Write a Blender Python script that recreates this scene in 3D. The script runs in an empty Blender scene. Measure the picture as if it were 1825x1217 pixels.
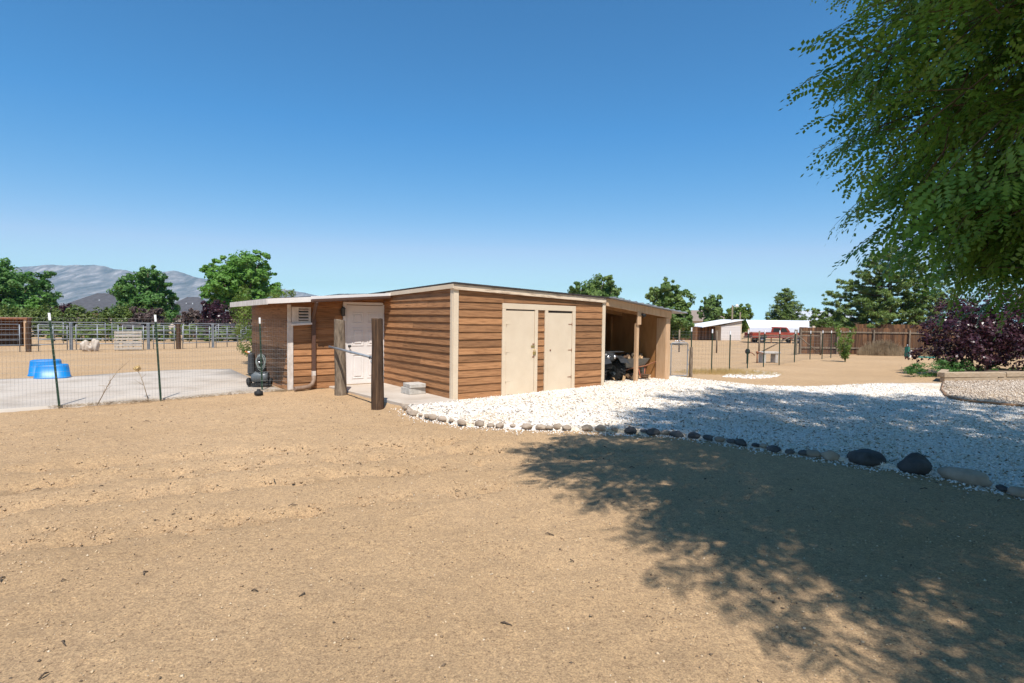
import bpy, bmesh, math, random
import numpy as np
from mathutils import Vector, Matrix, noise as mnoise
R = math.radians
rng = np.random.default_rng(7)
random.seed(7)
scene = bpy.context.scene
COL = scene.collection

# ------------------------------------------------------------------ camera
F_PX = 1000.0 / 1825.0
cam_d = bpy.data.cameras.new('camera'); cam = bpy.data.objects.new('camera', cam_d); COL.objects.link(cam)
cam_d.sensor_width = 36.0; cam_d.lens = 36.0 * F_PX; cam_d.clip_start = 0.05; cam_d.clip_end = 20000
PITCH, ROLL, CAMH = R(2.35), R(0.76), 1.7
fw = Vector((0, math.cos(PITCH), -math.sin(PITCH))); up0 = Vector((0, math.sin(PITCH), math.cos(PITCH))); rt0 = Vector((1, 0, 0))
rt = rt0 * math.cos(ROLL) + up0 * math.sin(ROLL); upv = -rt0 * math.sin(ROLL) + up0 * math.cos(ROLL)
m = Matrix((rt, upv, -fw)).transposed().to_4x4(); m.translation = Vector((0, 0, CAMH))
cam.matrix_world = m
scene.camera = cam
# ------------------------------------------------------------------ sky, sun, exposure
SUN_EL = R(59.5); SUN_H = Vector((0.12, -1.0)).normalized()
to_sun = Vector((SUN_H.x * math.cos(SUN_EL), SUN_H.y * math.cos(SUN_EL), math.sin(SUN_EL)))
world = bpy.data.worlds.new('World'); scene.world = world; world.use_nodes = True
wn = world.node_tree; wn.nodes.clear()
sky = wn.nodes.new('ShaderNodeTexSky'); sky.sky_type = 'NISHITA'; sky.sun_disc = False
sky.sun_elevation = SUN_EL; sky.sun_rotation = math.atan2(SUN_H.x, SUN_H.y)
sky.altitude = 1400; sky.air_density = 1.0; sky.dust_density = 0.0; sky.ozone_density = 6.0
SKY_S = 0.12
wb = wn.nodes.new('ShaderNodeBackground'); wb.inputs[1].default_value = SKY_S
wo = wn.nodes.new('ShaderNodeOutputWorld')
def wmath(op, a, b):
    n = wn.nodes.new('ShaderNodeMath'); n.operation = op
    for i, q in enumerate((a, b)):
        if isinstance(q, (int, float)): n.inputs[i].default_value = q
        else: wn.links.new(q, n.inputs[i])
    return n.outputs[0]
# the clear mountain air of the photograph: a deeper blue than the stock sky, the same curve over the whole dome
sx = wn.nodes.new('ShaderNodeSeparateColor'); cx_ = wn.nodes.new('ShaderNodeCombineColor'); wn.links.new(sky.outputs[0], sx.inputs[0])
red = wmath('MULTIPLY', wmath('POWER', wmath('MULTIPLY', sx.outputs[0], 0.15), 1.89), 2.56 / 0.15)
red = wmath('MAXIMUM', red, wmath('MULTIPLY', sx.outputs[0], 0.52))
red = wmath('MINIMUM', red, wmath('MULTIPLY', sx.outputs[1], 0.68))
blu = wmath('MULTIPLY', wmath('POWER', wmath('MULTIPLY', sx.outputs[2], 0.15), 0.586), 0.91 / 0.15)
blu = wmath('MINIMUM', blu, wmath('MULTIPLY', sx.outputs[2], 1.10))
blu = wmath('MAXIMUM', blu, sx.outputs[1])
wn.links.new(red, cx_.inputs[0]); wn.links.new(sx.outputs[1], cx_.inputs[1]); wn.links.new(blu, cx_.inputs[2])
wn.links.new(cx_.outputs[0], wb.inputs[0]); wn.links.new(wb.outputs[0], wo.inputs[0])
sun_d = bpy.data.lights.new('sun', 'SUN'); sun_d.energy = 5.0; sun_d.angle = R(0.55); sun_d.color = (1.0, 0.96, 0.90)
sun = bpy.data.objects.new('sun', sun_d); COL.objects.link(sun)
sun.rotation_euler = (-to_sun).to_track_quat('-Z', 'Y').to_euler(); sun.location = (0, -5, 30)
vs = scene.view_settings; vs.view_transform = 'Standard'; vs.look = 'None'; vs.exposure = 0.35; vs.gamma = 1.0; vs.use_curve_mapping = False
scene.render.resolution_x = 1024; scene.render.resolution_y = 683

# ------------------------------------------------------------------ helpers
def gz(y):
    return -0.012 * max(0.0, min(y, 90.0) - 13.0)
O = Vector((-1.186, 11.443, 0.0)); YAW = R(36.8)
DU = Vector((math.cos(YAW), math.sin(YAW), 0)); DV = Vector((-math.sin(YAW), math.cos(YAW), 0))
def LW(u, v, z=0.0): return O + DU * u + DV * v + Vector((0, 0, z))

def tag(o, label=None, cat=None, group=None, kind=None):
    if label: o['label'] = label
    if cat: o['category'] = cat
    if group: o['group'] = group
    if kind: o['kind'] = kind
    return o
def empty(name, loc=(0, 0, 0), rz=0.0, label=None, cat=None, group=None):
    o = bpy.data.objects.new(name, None); COL.objects.link(o); o.location = loc; o.rotation_euler = (0, 0, rz)
    o.empty_display_size = 0.1
    return tag(o, label, cat, group)
def link(name, me, mat=None, parent=None):
    o = bpy.data.objects.new(name, me); COL.objects.link(o)
    if mat is not None and not me.materials: me.materials.append(mat)
    if parent is not None: o.parent = parent
    return o
def np_mesh(name, V, F, smooth=False):
    V = np.asarray(V, dtype=np.float32); F = np.asarray(F, dtype=np.int32)
    me = bpy.data.meshes.new(name); n = F.shape[1]
    me.vertices.add(len(V)); me.vertices.foreach_set('co', V.ravel())
    me.loops.add(F.size); me.loops.foreach_set('vertex_index', F.ravel())
    me.polygons.add(len(F)); me.polygons.foreach_set('loop_start', np.arange(0, F.size, n, dtype=np.int32))
    if smooth: me.polygons.foreach_set('use_smooth', np.ones(len(F), dtype=bool))
    me.update(calc_edges=True); me.validate(); return me

class MB:
    """collects boxes, tubes, prisms in one mesh"""
    def __init__(s): s.v = []; s.f = []; s.sm = []
    def add(s, vs_, fs, smooth=False):
        b = len(s.v); s.v += [tuple(p) for p in vs_]; s.f += [tuple(b + i for i in f) for f in fs]; s.sm += [smooth] * len(fs); return s
    def box(s, x0, x1, y0, y1, z0, z1, M=None):
        P = [Vector((x, y, z)) for z in (z0, z1) for (x, y) in ((x0, y0), (x1, y0), (x1, y1), (x0, y1))]
        if M is not None: P = [M @ p for p in P]
        return s.add(P, [(3, 2, 1, 0), (4, 5, 6, 7), (0, 1, 5, 4), (1, 2, 6, 5), (2, 3, 7, 6), (3, 0, 4, 7)])
    def hexa(s, P):   # 8 points: bottom ring 0-3 ccw, top ring 4-7
        return s.add(P, [(3, 2, 1, 0), (4, 5, 6, 7), (0, 1, 5, 4), (1, 2, 6, 5), (2, 3, 7, 6), (3, 0, 4, 7)])
    def tube(s, path, r, n=8, cap=True, smooth=True):
        path = [Vector(p) for p in path]; rr = r if hasattr(r, '__len__') else [r] * len(path)
        b = len(s.v); prev = None
        for i, p in enumerate(path):
            d = (path[min(i + 1, len(path) - 1)] - path[max(i - 1, 0)]).normalized()
            a = prev if prev is not None else (Vector((0, 0, 1)) if abs(d.z) < 0.9 else Vector((1, 0, 0)))
            x = (a - d * a.dot(d)).normalized(); y = d.cross(x); prev = x
            for k in range(n):
                t = 2 * math.pi * k / n; s.v.append(tuple(p + (x * math.cos(t) + y * math.sin(t)) * rr[i]))
        for i in range(len(path) - 1):
            for k in range(n):
                k2 = (k + 1) % n
                s.f.append((b + i * n + k, b + i * n + k2, b + (i + 1) * n + k2, b + (i + 1) * n + k)); s.sm.append(smooth)
        if cap:
            s.f.append(tuple(b + k for k in reversed(range(n)))); s.sm.append(False)
            e = b + (len(path) - 1) * n; s.f.append(tuple(e + k for k in range(n))); s.sm.append(False)
        return s
    def lathe(s, prof, n=24, M=None, smooth=True):   # prof: (r,z)
        b = len(s.v)
        for (r, z) in prof:
            for k in range(n):
                t = 2 * math.pi * k / n; p = Vector((r * math.cos(t), r * math.sin(t), z))
                s.v.append(tuple(M @ p if M is not None else p))
        for i in range(len(prof) - 1):
            for k in range(n):
                k2 = (k + 1) % n
                s.f.append((b + i * n + k, b + i * n + k2, b + (i + 1) * n + k2, b + (i + 1) * n + k)); s.sm.append(smooth)
        return s
    def prism(s, poly, axis_vec):
        n = len(poly); A = Vector(axis_vec); P = [Vector(p) for p in poly] + [Vector(p) + A for p in poly]
        return s.add(P, [tuple(reversed(range(n))), tuple(range(n, 2 * n))] + [(i, (i + 1) % n, n + (i + 1) % n, n + i) for i in range(n)])
    def build(s, name, mat, parent=None, bevel=0.0, label=None):
        me = bpy.data.meshes.new(name); me.from_pydata(s.v, [], s.f)
        me.polygons.foreach_set('use_smooth', s.sm); me.update()
        bm = bmesh.new(); bm.from_mesh(me); bmesh.ops.recalc_face_normals(bm, faces=bm.faces)
        if bevel > 0:
            bmesh.ops.bevel(bm, geom=[e for e in bm.edges if e.is_manifold and e.calc_face_angle(0) > 0.6], offset=bevel, segments=1, affect='EDGES', clamp_overlap=True)
        bm.to_mesh(me); bm.free()
        o = link(name, me, mat, parent)
        if label: o['label'] = label
        return o
def rotz(a, loc=(0, 0, 0)): return Matrix.Translation(Vector(loc)) @ Matrix.Rotation(a, 4, 'Z')
def copy_tree(o, parent=None):
    c = o.copy(); COL.objects.link(c)
    if parent is not None: c.parent = parent
    for ch in list(o.children): copy_tree(ch, c)
    return c

# ------------------------------------------------------------------ materials
def mat(name, col, rough=0.8, metal=0.0, spec=0.3):
    mm = bpy.data.materials.new(name); mm.use_nodes = True; b = mm.node_tree.nodes['Principled BSDF']
    b.inputs['Base Color'].default_value = (*col, 1); b.inputs['Roughness'].default_value = rough
    b.inputs['Metallic'].default_value = metal; b.inputs['Specular IOR Level'].default_value = spec
    return mm
def nodes(mm): nt = mm.node_tree; return nt, nt.nodes['Principled BSDF']
def N(nt, t, **kw):
    n = nt.nodes.new(t)
    for k, v in kw.items(): setattr(n, k, v)
    return n
def ramp(nt, stops):
    r = N(nt, 'ShaderNodeValToRGB'); e = r.color_ramp.elements
    while len(e) < len(stops): e.new(0.5)
    for el, (p, c) in zip(e, stops): el.position = p; el.color = (*c, 1)
    return r
def noisy(name, c1, c2, scale=5.0, stretch=(1, 1, 1), rough=0.85, bump=0.0, bscale=None, detail=6, c3=None, spec=0.3, metal=0.0, objrand=0.0, bdist=0.01):
    """two- or three-tone noise colour with optional fine bump and per-object variation"""
    mm = mat(name, c1, rough, metal, spec); nt, b = nodes(mm)
    tc = N(nt, 'ShaderNodeTexCoord'); mp = N(nt, 'ShaderNodeMapping'); mp.inputs['Scale'].default_value = stretch
    nt.links.new(tc.outputs['Object'], mp.inputs[0])
    no = N(nt, 'ShaderNodeTexNoise'); no.inputs['Scale'].default_value = scale; no.inputs['Detail'].default_value = detail; no.inputs['Roughness'].default_value = 0.62
    vec = mp.outputs[0]
    if objrand:
        oi = N(nt, 'ShaderNodeObjectInfo'); ad = N(nt, 'ShaderNodeVectorMath', operation='MULTIPLY_ADD')
        cb = N(nt, 'ShaderNodeCombineXYZ'); nt.links.new(oi.outputs['Random'], cb.inputs[0]); nt.links.new(oi.outputs['Random'], cb.inputs[1]); nt.links.new(oi.outputs['Random'], cb.inputs[2])
        ad.inputs[1].default_value = (37.0, 53.0, 71.0); nt.links.new(cb.outputs[0], ad.inputs[0]); nt.links.new(mp.outputs[0], ad.inputs[2]); vec = ad.outputs[0]
    nt.links.new(vec, no.inputs['Vector'])
    st = [(0.3, c1), (0.7, c2)] if c3 is None else [(0.28, c1), (0.5, c2), (0.74, c3)]
    rp = ramp(nt, st); nt.links.new(no.outputs[0], rp.inputs[0]); out = rp.outputs[0]
    if objrand:
        hs = N(nt, 'ShaderNodeHueSaturation'); mr = N(nt, 'ShaderNodeMapRange'); mr.inputs[3].default_value = 1 - objrand; mr.inputs[4].default_value = 1 + objrand
        oi2 = N(nt, 'ShaderNodeObjectInfo'); nt.links.new(oi2.outputs['Random'], mr.inputs[0]); nt.links.new(mr.outputs[0], hs.inputs['Value']); nt.links.new(out, hs.inputs['Color']); out = hs.outputs[0]
    nt.links.new(out, b.inputs['Base Color'])
    if bump:
        n2 = N(nt, 'ShaderNodeTexNoise'); n2.inputs['Scale'].default_value = bscale or scale * 4; n2.inputs['Detail'].default_value = 4
        nt.links.new(vec, n2.inputs['Vector'])
        bp = N(nt, 'ShaderNodeBump'); bp.inputs['Strength'].default_value = bump; bp.inputs['Distance'].default_value = bdist
        nt.links.new(n2.outputs[0], bp.inputs['Height']); nt.links.new(bp.outputs[0], b.inputs['Normal'])
    return mm
def leafmat(name, c1, c2, trans=0.35, scale=1.3, c3=None, rough=0.5):
    mm = noisy(name, c1, c2, scale=scale, rough=rough, detail=3, c3=c3, spec=0.35)
    nt, b = nodes(mm); tr = N(nt, 'ShaderNodeBsdfTranslucent'); mx = N(nt, 'ShaderNodeMixShader'); mx.inputs[0].default_value = trans
    src = b.inputs['Base Color'].links[0].from_socket
    hs = N(nt, 'ShaderNodeHueSaturation'); hs.inputs['Value'].default_value = 1.3; hs.inputs['Saturation'].default_value = 1.1
    nt.links.new(src, hs.inputs['Color']); nt.links.new(hs.outputs[0], tr.inputs[0])
    out = nt.nodes['Material Output']; nt.links.new(b.outputs[0], mx.inputs[1]); nt.links.new(tr.outputs[0], mx.inputs[2]); nt.links.new(mx.outputs[0], out.inputs[0])
    return mm
M = {}
M['siding'] = noisy('cedar siding', (0.11, 0.046, 0.018), (0.33, 0.158, 0.068), 2.2, (1.3, 1.3, 26), 0.75, 0.35, 14, objrand=0.30, c3=(0.42, 0.21, 0.095))
M['wood_raw'] = noisy('raw lumber', (0.50, 0.30, 0.16), (0.62, 0.41, 0.25), 2.0, (9, 9, 1.2), 0.75, 0.15, 20)
M['wood_in'] = noisy('plywood inside', (0.36, 0.165, 0.058), (0.50, 0.25, 0.095), 1.6, (3, 3, 1), 0.8, 0.1, 20)
M['cream'] = noisy('cream paint', (0.63, 0.50, 0.36), (0.70, 0.57, 0.42), 2.2, rough=0.55, bump=0.06, bscale=60)
M['cream_peel'] = noisy('peeling cream paint', (0.30, 0.19, 0.11), (0.72, 0.57, 0.42), 3.2, (1.2, 1.2, 7), 0.6, 0.2, 30, c3=(0.74, 0.60, 0.45))
M['white'] = noisy('white paint', (0.70, 0.64, 0.60), (0.78, 0.73, 0.69), 2.0, rough=0.45, bump=0.03, bscale=40)
M['white_old'] = noisy('worn white paint', (0.50, 0.43, 0.37), (0.74, 0.67, 0.61), 4.0, (2, 2, 1), 0.6, 0.15, 40)
M['brown_metal'] = mat('brown gutter enamel', (0.105, 0.055, 0.04), 0.45, 0.0, 0.5)
M['roofing'] = noisy('dark roofing felt', (0.028, 0.022, 0.02), (0.07, 0.055, 0.05), 8, rough=0.9)
M['galv'] = noisy('galvanised steel', (0.20, 0.215, 0.23), (0.33, 0.35, 0.375), 6, rough=0.45, metal=0.25, spec=0.5)
M['wire'] = mat('fence wire', (0.30, 0.30, 0.30), 0.5, 0.6, 0.5)
M['tpost'] = noisy('green post paint', (0.012, 0.035, 0.020), (0.03, 0.06, 0.035), 12, rough=0.6)
M['tag'] = mat('white post tip', (0.80, 0.80, 0.80), 0.5)
M['oldwood'] = noisy('weathered railroad tie', (0.018, 0.011, 0.007), (0.085, 0.047, 0.026), 2.2, (14, 14, 0.9), 0.9, 0.9, 6, c3=(0.17, 0.10, 0.055), bdist=0.02)
M['greywood'] = noisy('grey weathered log', (0.06, 0.045, 0.032), (0.20, 0.15, 0.105), 3, (8, 8, 1.3), 0.9, 0.9, 7, c3=(0.32, 0.25, 0.18), bdist=0.02)
M['timber'] = noisy('pale weathered timber', (0.30, 0.21, 0.13), (0.50, 0.38, 0.26), 2.5, (1.2, 8, 10), 0.85, 0.4, 14)
M['concrete'] = noisy('concrete pad', (0.34, 0.275, 0.21), (0.47, 0.40, 0.33), 0.8, rough=0.9, bump=0.15, bscale=50, c3=(0.52, 0.455, 0.385))
M['block'] = noisy('concrete block', (0.38, 0.35, 0.31), (0.55, 0.51, 0.46), 14, rough=0.95, bump=0.5, bscale=60)
M['bluetub'] = noisy('blue plastic', (0.005, 0.17, 0.47), (0.008, 0.22, 0.56), 2, rough=0.4, spec=0.45)
M['black'] = mat('black rubber', (0.018, 0.018, 0.018), 0.7)
M['darkplastic'] = mat('dark plastic', (0.035, 0.037, 0.04), 0.45, 0, 0.5)
M['tankgrey'] = mat('grey tank enamel', (0.10, 0.115, 0.125), 0.4, 0, 0.5)
M['silver'] = mat('chrome', (0.6, 0.6, 0.62), 0.25, 0.9, 0.5)
M['brass'] = mat('brass', (0.5, 0.36, 0.14), 0.4, 0.8, 0.5)
M['rust'] = noisy('rust', (0.16, 0.06, 0.03), (0.33, 0.14, 0.07), 9, rough=0.9, bump=0.3)
M['redpaint'] = noisy('faded red paint', (0.22, 0.025, 0.012), (0.33, 0.055, 0.03), 1.5, rough=0.5, spec=0.4)
M['glass'] = mat('dark glass', (0.02, 0.025, 0.03), 0.08, 0, 0.6)
M['whiteroof'] = mat('white metal roof', (0.80, 0.80, 0.80), 0.5)
M['bark'] = noisy('bark', (0.05, 0.035, 0.024), (0.16, 0.115, 0.08), 3, (6, 6, 1), 0.95, 0.8, 8)
M['locust'] = leafmat('locust leaf', (0.08, 0.18, 0.032), (0.145, 0.28, 0.055), 0.34, 2.5, c3=(0.23, 0.34, 0.07), rough=0.42)
M['leaf_a'] = leafmat('ash leaf', (0.062, 0.156, 0.022), (0.125, 0.263, 0.043), 0.35, 0.8, c3=(0.188, 0.325, 0.062))
M['leaf_b'] = leafmat('dark elm leaf', (0.043, 0.115, 0.024), (0.088, 0.196, 0.041), 0.32, 0.8, c3=(0.149, 0.257, 0.061))
M['leaf_c'] = leafmat('grey green leaf', (0.065, 0.125, 0.028), (0.13, 0.205, 0.048), 0.3, 0.8, c3=(0.21, 0.28, 0.08))
M['leaf_y'] = leafmat('yellow green leaf', (0.08, 0.14, 0.02), (0.15, 0.22, 0.04), 0.35, 1.0, c3=(0.22, 0.26, 0.06))
M['needle'] = leafmat('pine needles', (0.06, 0.105, 0.022), (0.125, 0.185, 0.04), 0.18, 0.7, c3=(0.21, 0.25, 0.06))
M['plum'] = leafmat('purple plum leaf', (0.018, 0.006, 0.010), (0.05, 0.016, 0.024), 0.2, 2.0, c3=(0.12, 0.055, 0.055), rough=0.32)
M['hedge'] = leafmat('hedge leaf', (0.05, 0.09, 0.016), (0.11, 0.155, 0.03), 0.25, 1.0, c3=(0.16, 0.19, 0.05))
M['dry'] = leafmat('dry weeds', (0.28, 0.19, 0.11), (0.50, 0.38, 0.24), 0.2, 2.0)
M['straw'] = leafmat('straw', (0.58, 0.40, 0.15), (0.72, 0.54, 0.24), 0.2, 2.0)
M['fencewood'] = noisy('stained cedar fence', (0.075, 0.03, 0.014), (0.21, 0.095, 0.042), 1.4, (5, 5, 0.5), 0.85, c3=(0.33, 0.165, 0.075), objrand=0.0)
def island_wood(name, c1, c2, c3):
    mm = noisy(name, c1, c2, 1.4, (5, 5, .5), .85, c3=c3); nt, b = nodes(mm); src = b.inputs['Base Color'].links[0].from_socket
    ge = N(nt, 'ShaderNodeNewGeometry'); r = ramp(nt, [(0, (.45, .42, .42)), (.5, (.9, .9, .9)), (1, (1.5, 1.4, 1.25))]); nt.links.new(ge.outputs['Random Per Island'], r.inputs[0])
    mx = N(nt, 'ShaderNodeMix', data_type='RGBA', blend_type='MULTIPLY'); mx.inputs[0].default_value = 1; nt.links.new(src, mx.inputs[6]); nt.links.new(r.outputs[0], mx.inputs[7]); nt.links.new(mx.outputs[2], b.inputs['Base Color']); return mm
M['fenceboards'] = island_wood('stained fence boards', (.05, .026, .014), (.13, .066, .034), (.22, .12, .062))
M['shingle'] = noisy('grey shingles', (0.055, 0.055, 0.062), (0.095, 0.095, 0.105), 2.0, (1, 1, 4), 0.9)
M['brownshingle'] = noisy('brown shingles', (0.20, 0.15, 0.12), (0.28, 0.22, 0.18), 2.0, (1, 1, 4), 0.9)
M['stucco'] = noisy('stucco', (0.55, 0.47, 0.38), (0.62, 0.54, 0.45), 3, rough=0.9)
M['rock_dark'] = noisy('dark river rock', (0.045, 0.042, 0.042), (0.13, 0.12, 0.115), 5, rough=0.8, bump=0.3, bscale=30, objrand=0.25)
M['rock_tan'] = noisy('tan river rock', (0.25, 0.19, 0.14), (0.42, 0.33, 0.25), 5, rough=0.85, bump=0.3, bscale=30, objrand=0.2)
M['logend'] = noisy('split firewood', (0.38, 0.22, 0.11), (0.62, 0.43, 0.25), 6, rough=0.9, bump=0.3)
M['logbark'] = noisy('firewood bark', (0.06, 0.035, 0.02), (0.17, 0.10, 0.06), 8, rough=0.95, bump=0.6)
M['greenmetal'] = mat('green metal', (0.03, 0.16, 0.12), 0.5)
M['lampglass'] = mat('frosted lamp glass', (0.7, 0.7, 0.66), 0.3)

# ground material: coarse decomposed-granite dirt
def dirt_material():
    mm = mat('dry dirt', (0.4, 0.28, 0.17), 0.95, 0, 0.15); nt, b = nodes(mm)
    tc = N(nt, 'ShaderNodeTexCoord')
    def noise(scale, det, rgh=0.6):
        n = N(nt, 'ShaderNodeTexNoise'); n.inputs['Scale'].default_value = scale; n.inputs['Detail'].default_value = det; n.inputs['Roughness'].default_value = rgh
        nt.links.new(tc.outputs['Object'], n.inputs['Vector']); return n
    big = noise(0.35, 5); mid = noise(6.0, 6); fine = noise(26.0, 8, 0.85); grit = noise(85.0, 4, 0.8)
    r1 = ramp(nt, [(0.30, (0.43, 0.285, 0.16)), (0.64, (0.50, 0.34, 0.20))]); nt.links.new(big.outputs[0], r1.inputs[0])
    r2 = ramp(nt, [(0.3, (0.90, 0.90, 0.91)), (0.7, (1.06, 1.05, 1.03))]); nt.links.new(mid.outputs[0], r2.inputs[0])
    r3 = ramp(nt, [(0.30, (0.40, 0.38, 0.37)), (0.45, (0.88, 0.87, 0.86)), (0.56, (1.03, 1.03, 1.0)), (0.72, (1.45, 1.42, 1.34))]); nt.links.new(fine.outputs[0], r3.inputs[0])
    r4 = ramp(nt, [(0.30, (0.42, 0.40, 0.39)), (0.5, (1, 1, 1)), (0.70, (1.5, 1.45, 1.35))]); nt.links.new(grit.outputs[0], r4.inputs[0])
    cur = r1.outputs[0]
    for r in (r2, r3, r4):
        mx = N(nt, 'ShaderNodeMix', data_type='RGBA', blend_type='MULTIPLY'); mx.inputs[0].default_value = 1.0
        nt.links.new(cur, mx.inputs[6]); nt.links.new(r.outputs[0], mx.inputs[7]); cur = mx.outputs[2]
    nt.links.new(cur, b.inputs['Base Color'])
    b1 = N(nt, 'ShaderNodeBump'); b1.inputs['Strength'].default_value = 0.75; b1.inputs['Distance'].default_value = 0.022; nt.links.new(fine.outputs[0], b1.inputs['Height'])
    b2 = N(nt, 'ShaderNodeBump'); b2.inputs['Strength'].default_value = 0.3; b2.inputs['Distance'].default_value = 0.03; nt.links.new(mid.outputs[0], b2.inputs['Height']); nt.links.new(b1.outputs[0], b2.inputs['Normal'])
    nt.links.new(b2.outputs[0], b.inputs['Normal'])
    return mm
M['dirt'] = dirt_material()
def gravel_material(name, tint, dark):
    mm = mat(name, tint, 0.9, 0, 0.2); nt, b = nodes(mm); tc = N(nt, 'ShaderNodeTexCoord')
    vo = N(nt, 'ShaderNodeTexVoronoi'); vo.inputs['Scale'].default_value = 28.0; nt.links.new(tc.outputs['Object'], vo.inputs['Vector'])
    no = N(nt, 'ShaderNodeTexNoise'); no.inputs['Scale'].default_value = 0.9; no.inputs['Detail'].default_value = 5; nt.links.new(tc.outputs['Object'], no.inputs['Vector'])
    sp = N(nt, 'ShaderNodeSeparateColor'); nt.links.new(vo.outputs['Color'], sp.inputs[0])
    r = ramp(nt, [(0.0, dark), (0.16, tuple(0.78 * c for c in tint)), (0.5, tint), (1.0, tuple(min(0.9, 1.12 * c) for c in tint))]); nt.links.new(sp.outputs[0], r.inputs[0])
    r2 = ramp(nt, [(0.35, (0.93, 0.84, 0.70)), (0.6, (1, 1, 1))]); nt.links.new(no.outputs[0], r2.inputs[0])
    mx = N(nt, 'ShaderNodeMix', data_type='RGBA', blend_type='MULTIPLY'); mx.inputs[0].default_value = 1.0
    nt.links.new(r.outputs[0], mx.inputs[6]); nt.links.new(r2.outputs[0], mx.inputs[7]); nt.links.new(mx.outputs[2], b.inputs['Base Color'])
    bp = N(nt, 'ShaderNodeBump'); bp.inputs['Strength'].default_value = 0.9; bp.inputs['Distance'].default_value = 0.03; bp.invert = True
    nt.links.new(vo.outputs['Distance'], bp.inputs['Height']); nt.links.new(bp.outputs[0], b.inputs['Normal'])
    return mm
M['gravel'] = gravel_material('white gravel bed', (0.80, 0.73, 0.65), (0.28, 0.20, 0.13))
M['gravel_tan'] = gravel_material('tan gravel bed', (0.55, 0.45, 0.35), (0.24, 0.18, 0.13))
def stone_material(name, stops):
    """each loose stone (mesh island) picks its own tone"""
    mm = mat(name, stops[0][1], 0.85, 0, 0.25); nt, b = nodes(mm)
    ge = N(nt, 'ShaderNodeNewGeometry'); r = ramp(nt, stops); nt.links.new(ge.outputs['Random Per Island'], r.inputs[0]); nt.links.new(r.outputs[0], b.inputs['Base Color'])
    return mm
M['stones_white'] = stone_material('white gravel stones', [(0.0, (0.16, 0.11, 0.07)), (0.07, (0.40, 0.29, 0.18)), (0.16, (0.68, 0.59, 0.48)), (0.4, (0.80, 0.74, 0.67)), (1.0, (0.86, 0.82, 0.77))])
M['stones_tan'] = stone_material('tan gravel stones', [(0.0, (0.25, 0.18, 0.13)), (0.3, (0.50, 0.40, 0.31)), (1.0, (0.68, 0.58, 0.47))])
M['pebbles'] = stone_material('dirt pebbles', [(0.0, (0.10, 0.075, 0.055)), (0.25, (0.33, 0.22, 0.13)), (0.85, (0.56, 0.41, 0.25)), (1.0, (0.62, 0.50, 0.36))])
def mountain_material():
    mm = mat('bare granite mountain', (0.3, 0.28, 0.26), 0.95, 0, 0.1); nt, b = nodes(mm); tc = N(nt, 'ShaderNodeTexCoord')
    n1 = N(nt, 'ShaderNodeTexNoise'); n1.inputs['Scale'].default_value = 0.014; n1.inputs['Detail'].default_value = 9; n1.inputs['Roughness'].default_value = 0.7
    mpg = N(nt, 'ShaderNodeMapping'); mpg.inputs['Scale'].default_value = (1.8, 0.3, 1.6); nt.links.new(tc.outputs['Object'], mpg.inputs[0]); nt.links.new(mpg.outputs[0], n1.inputs['Vector'])
    r = ramp(nt, [(0.38, (0.10, 0.11, 0.10)), (0.54, (0.21, 0.20, 0.185)), (0.70, (0.42, 0.395, 0.365))]); nt.links.new(n1.outputs[0], r.inputs[0]); nt.links.new(r.outputs[0], b.inputs['Base Color'])
    return mm
M['mountain'] = mountain_material()

# ================================================================== THE SETTING
# ---- ground: one sheet to the horizon, fine near the yard
def axis(dense0, dense1, step, lo, hi):
    a = np.arange(dense0, dense1 + 1e-6, step)
    left = dense0 - np.geomspace(step * 1.5, dense0 - lo, 38)[::1]; right = dense1 + np.geomspace(step * 1.5, hi - dense1, 42)
    return np.concatenate([left[::-1], a, right])
xs = axis(-10.5, 10.5, 0.06, -5000, 5000); ys = axis(1.4, 14.0, 0.06, -400, 5200)
XX, YY = np.meshgrid(xs, ys)
def vnoise(X, Y, s, seed):
    r = np.random.default_rng(seed); T = r.random((256, 256)); x = X * s; y = Y * s; xi = np.floor(x).astype(int); yi = np.floor(y).astype(int)
    fx = x - xi; fy = y - yi; fx = fx * fx * (3 - 2 * fx); fy = fy * fy * (3 - 2 * fy); g = lambda a, b_: T[a % 256, b_ % 256]
    return (g(xi, yi) * (1 - fx) + g(xi + 1, yi) * fx) * (1 - fy) + (g(xi, yi + 1) * (1 - fx) + g(xi + 1, yi + 1) * fx) * fy
ZB = -0.012 * np.clip(np.minimum(YY, 90) - 13, 0, None)
rough = 0.022 * vnoise(XX, YY, 0.9, 1) + 0.02 * vnoise(XX, YY, 2.6, 2) + 0.016 * vnoise(XX, YY, 6.5, 3) + 0.012 * vnoise(XX, YY, 12.0, 4)
# scuffed tracks running across the yard from lower left to the gate posts
tr = np.zeros_like(XX)
for k, (x0, y0, x1, y1, w) in enumerate([(-6.5, 4.2, 2.0, 7.6, 0.22), (-6.5, 5.0, 1.0, 8.0, 0.25), (-6.0, 5.9, 0.0, 8.3, 0.2), (-5.5, 3.5, 0.5, 6.0, 0.2)]):
    dx, dy = x1 - x0, y1 - y0; L = math.hypot(dx, dy); t = ((XX - x0) * dx + (YY - y0) * dy) / L; d = ((XX - x0) * dy - (YY - y0) * dx) / L + 0.25 * (vnoise(XX, YY, 0.8, 30 + k) - 0.5)
    fall = np.clip(np.minimum(t, L - t) / 1.2, 0, 1) * np.exp(-(d / w) ** 2); tr += fall * (0.35 + 1.0 * vnoise(XX, YY, 4.5, 40 + k))
fade = np.clip((14.0 - YY) / 3.0, 0, 1) * np.clip((10.5 - np.abs(XX)) / 2.0, 0, 1) * np.clip((YY - 1.2) / 0.5, 0, 1)
ZZ = ZB - fade * (rough + 0.075 * np.clip(tr, 0, 1.3) * (0.4 + 1.2 * vnoise(XX, YY, 8.0, 77)))
nx, ny = len(xs), len(ys)
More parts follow.
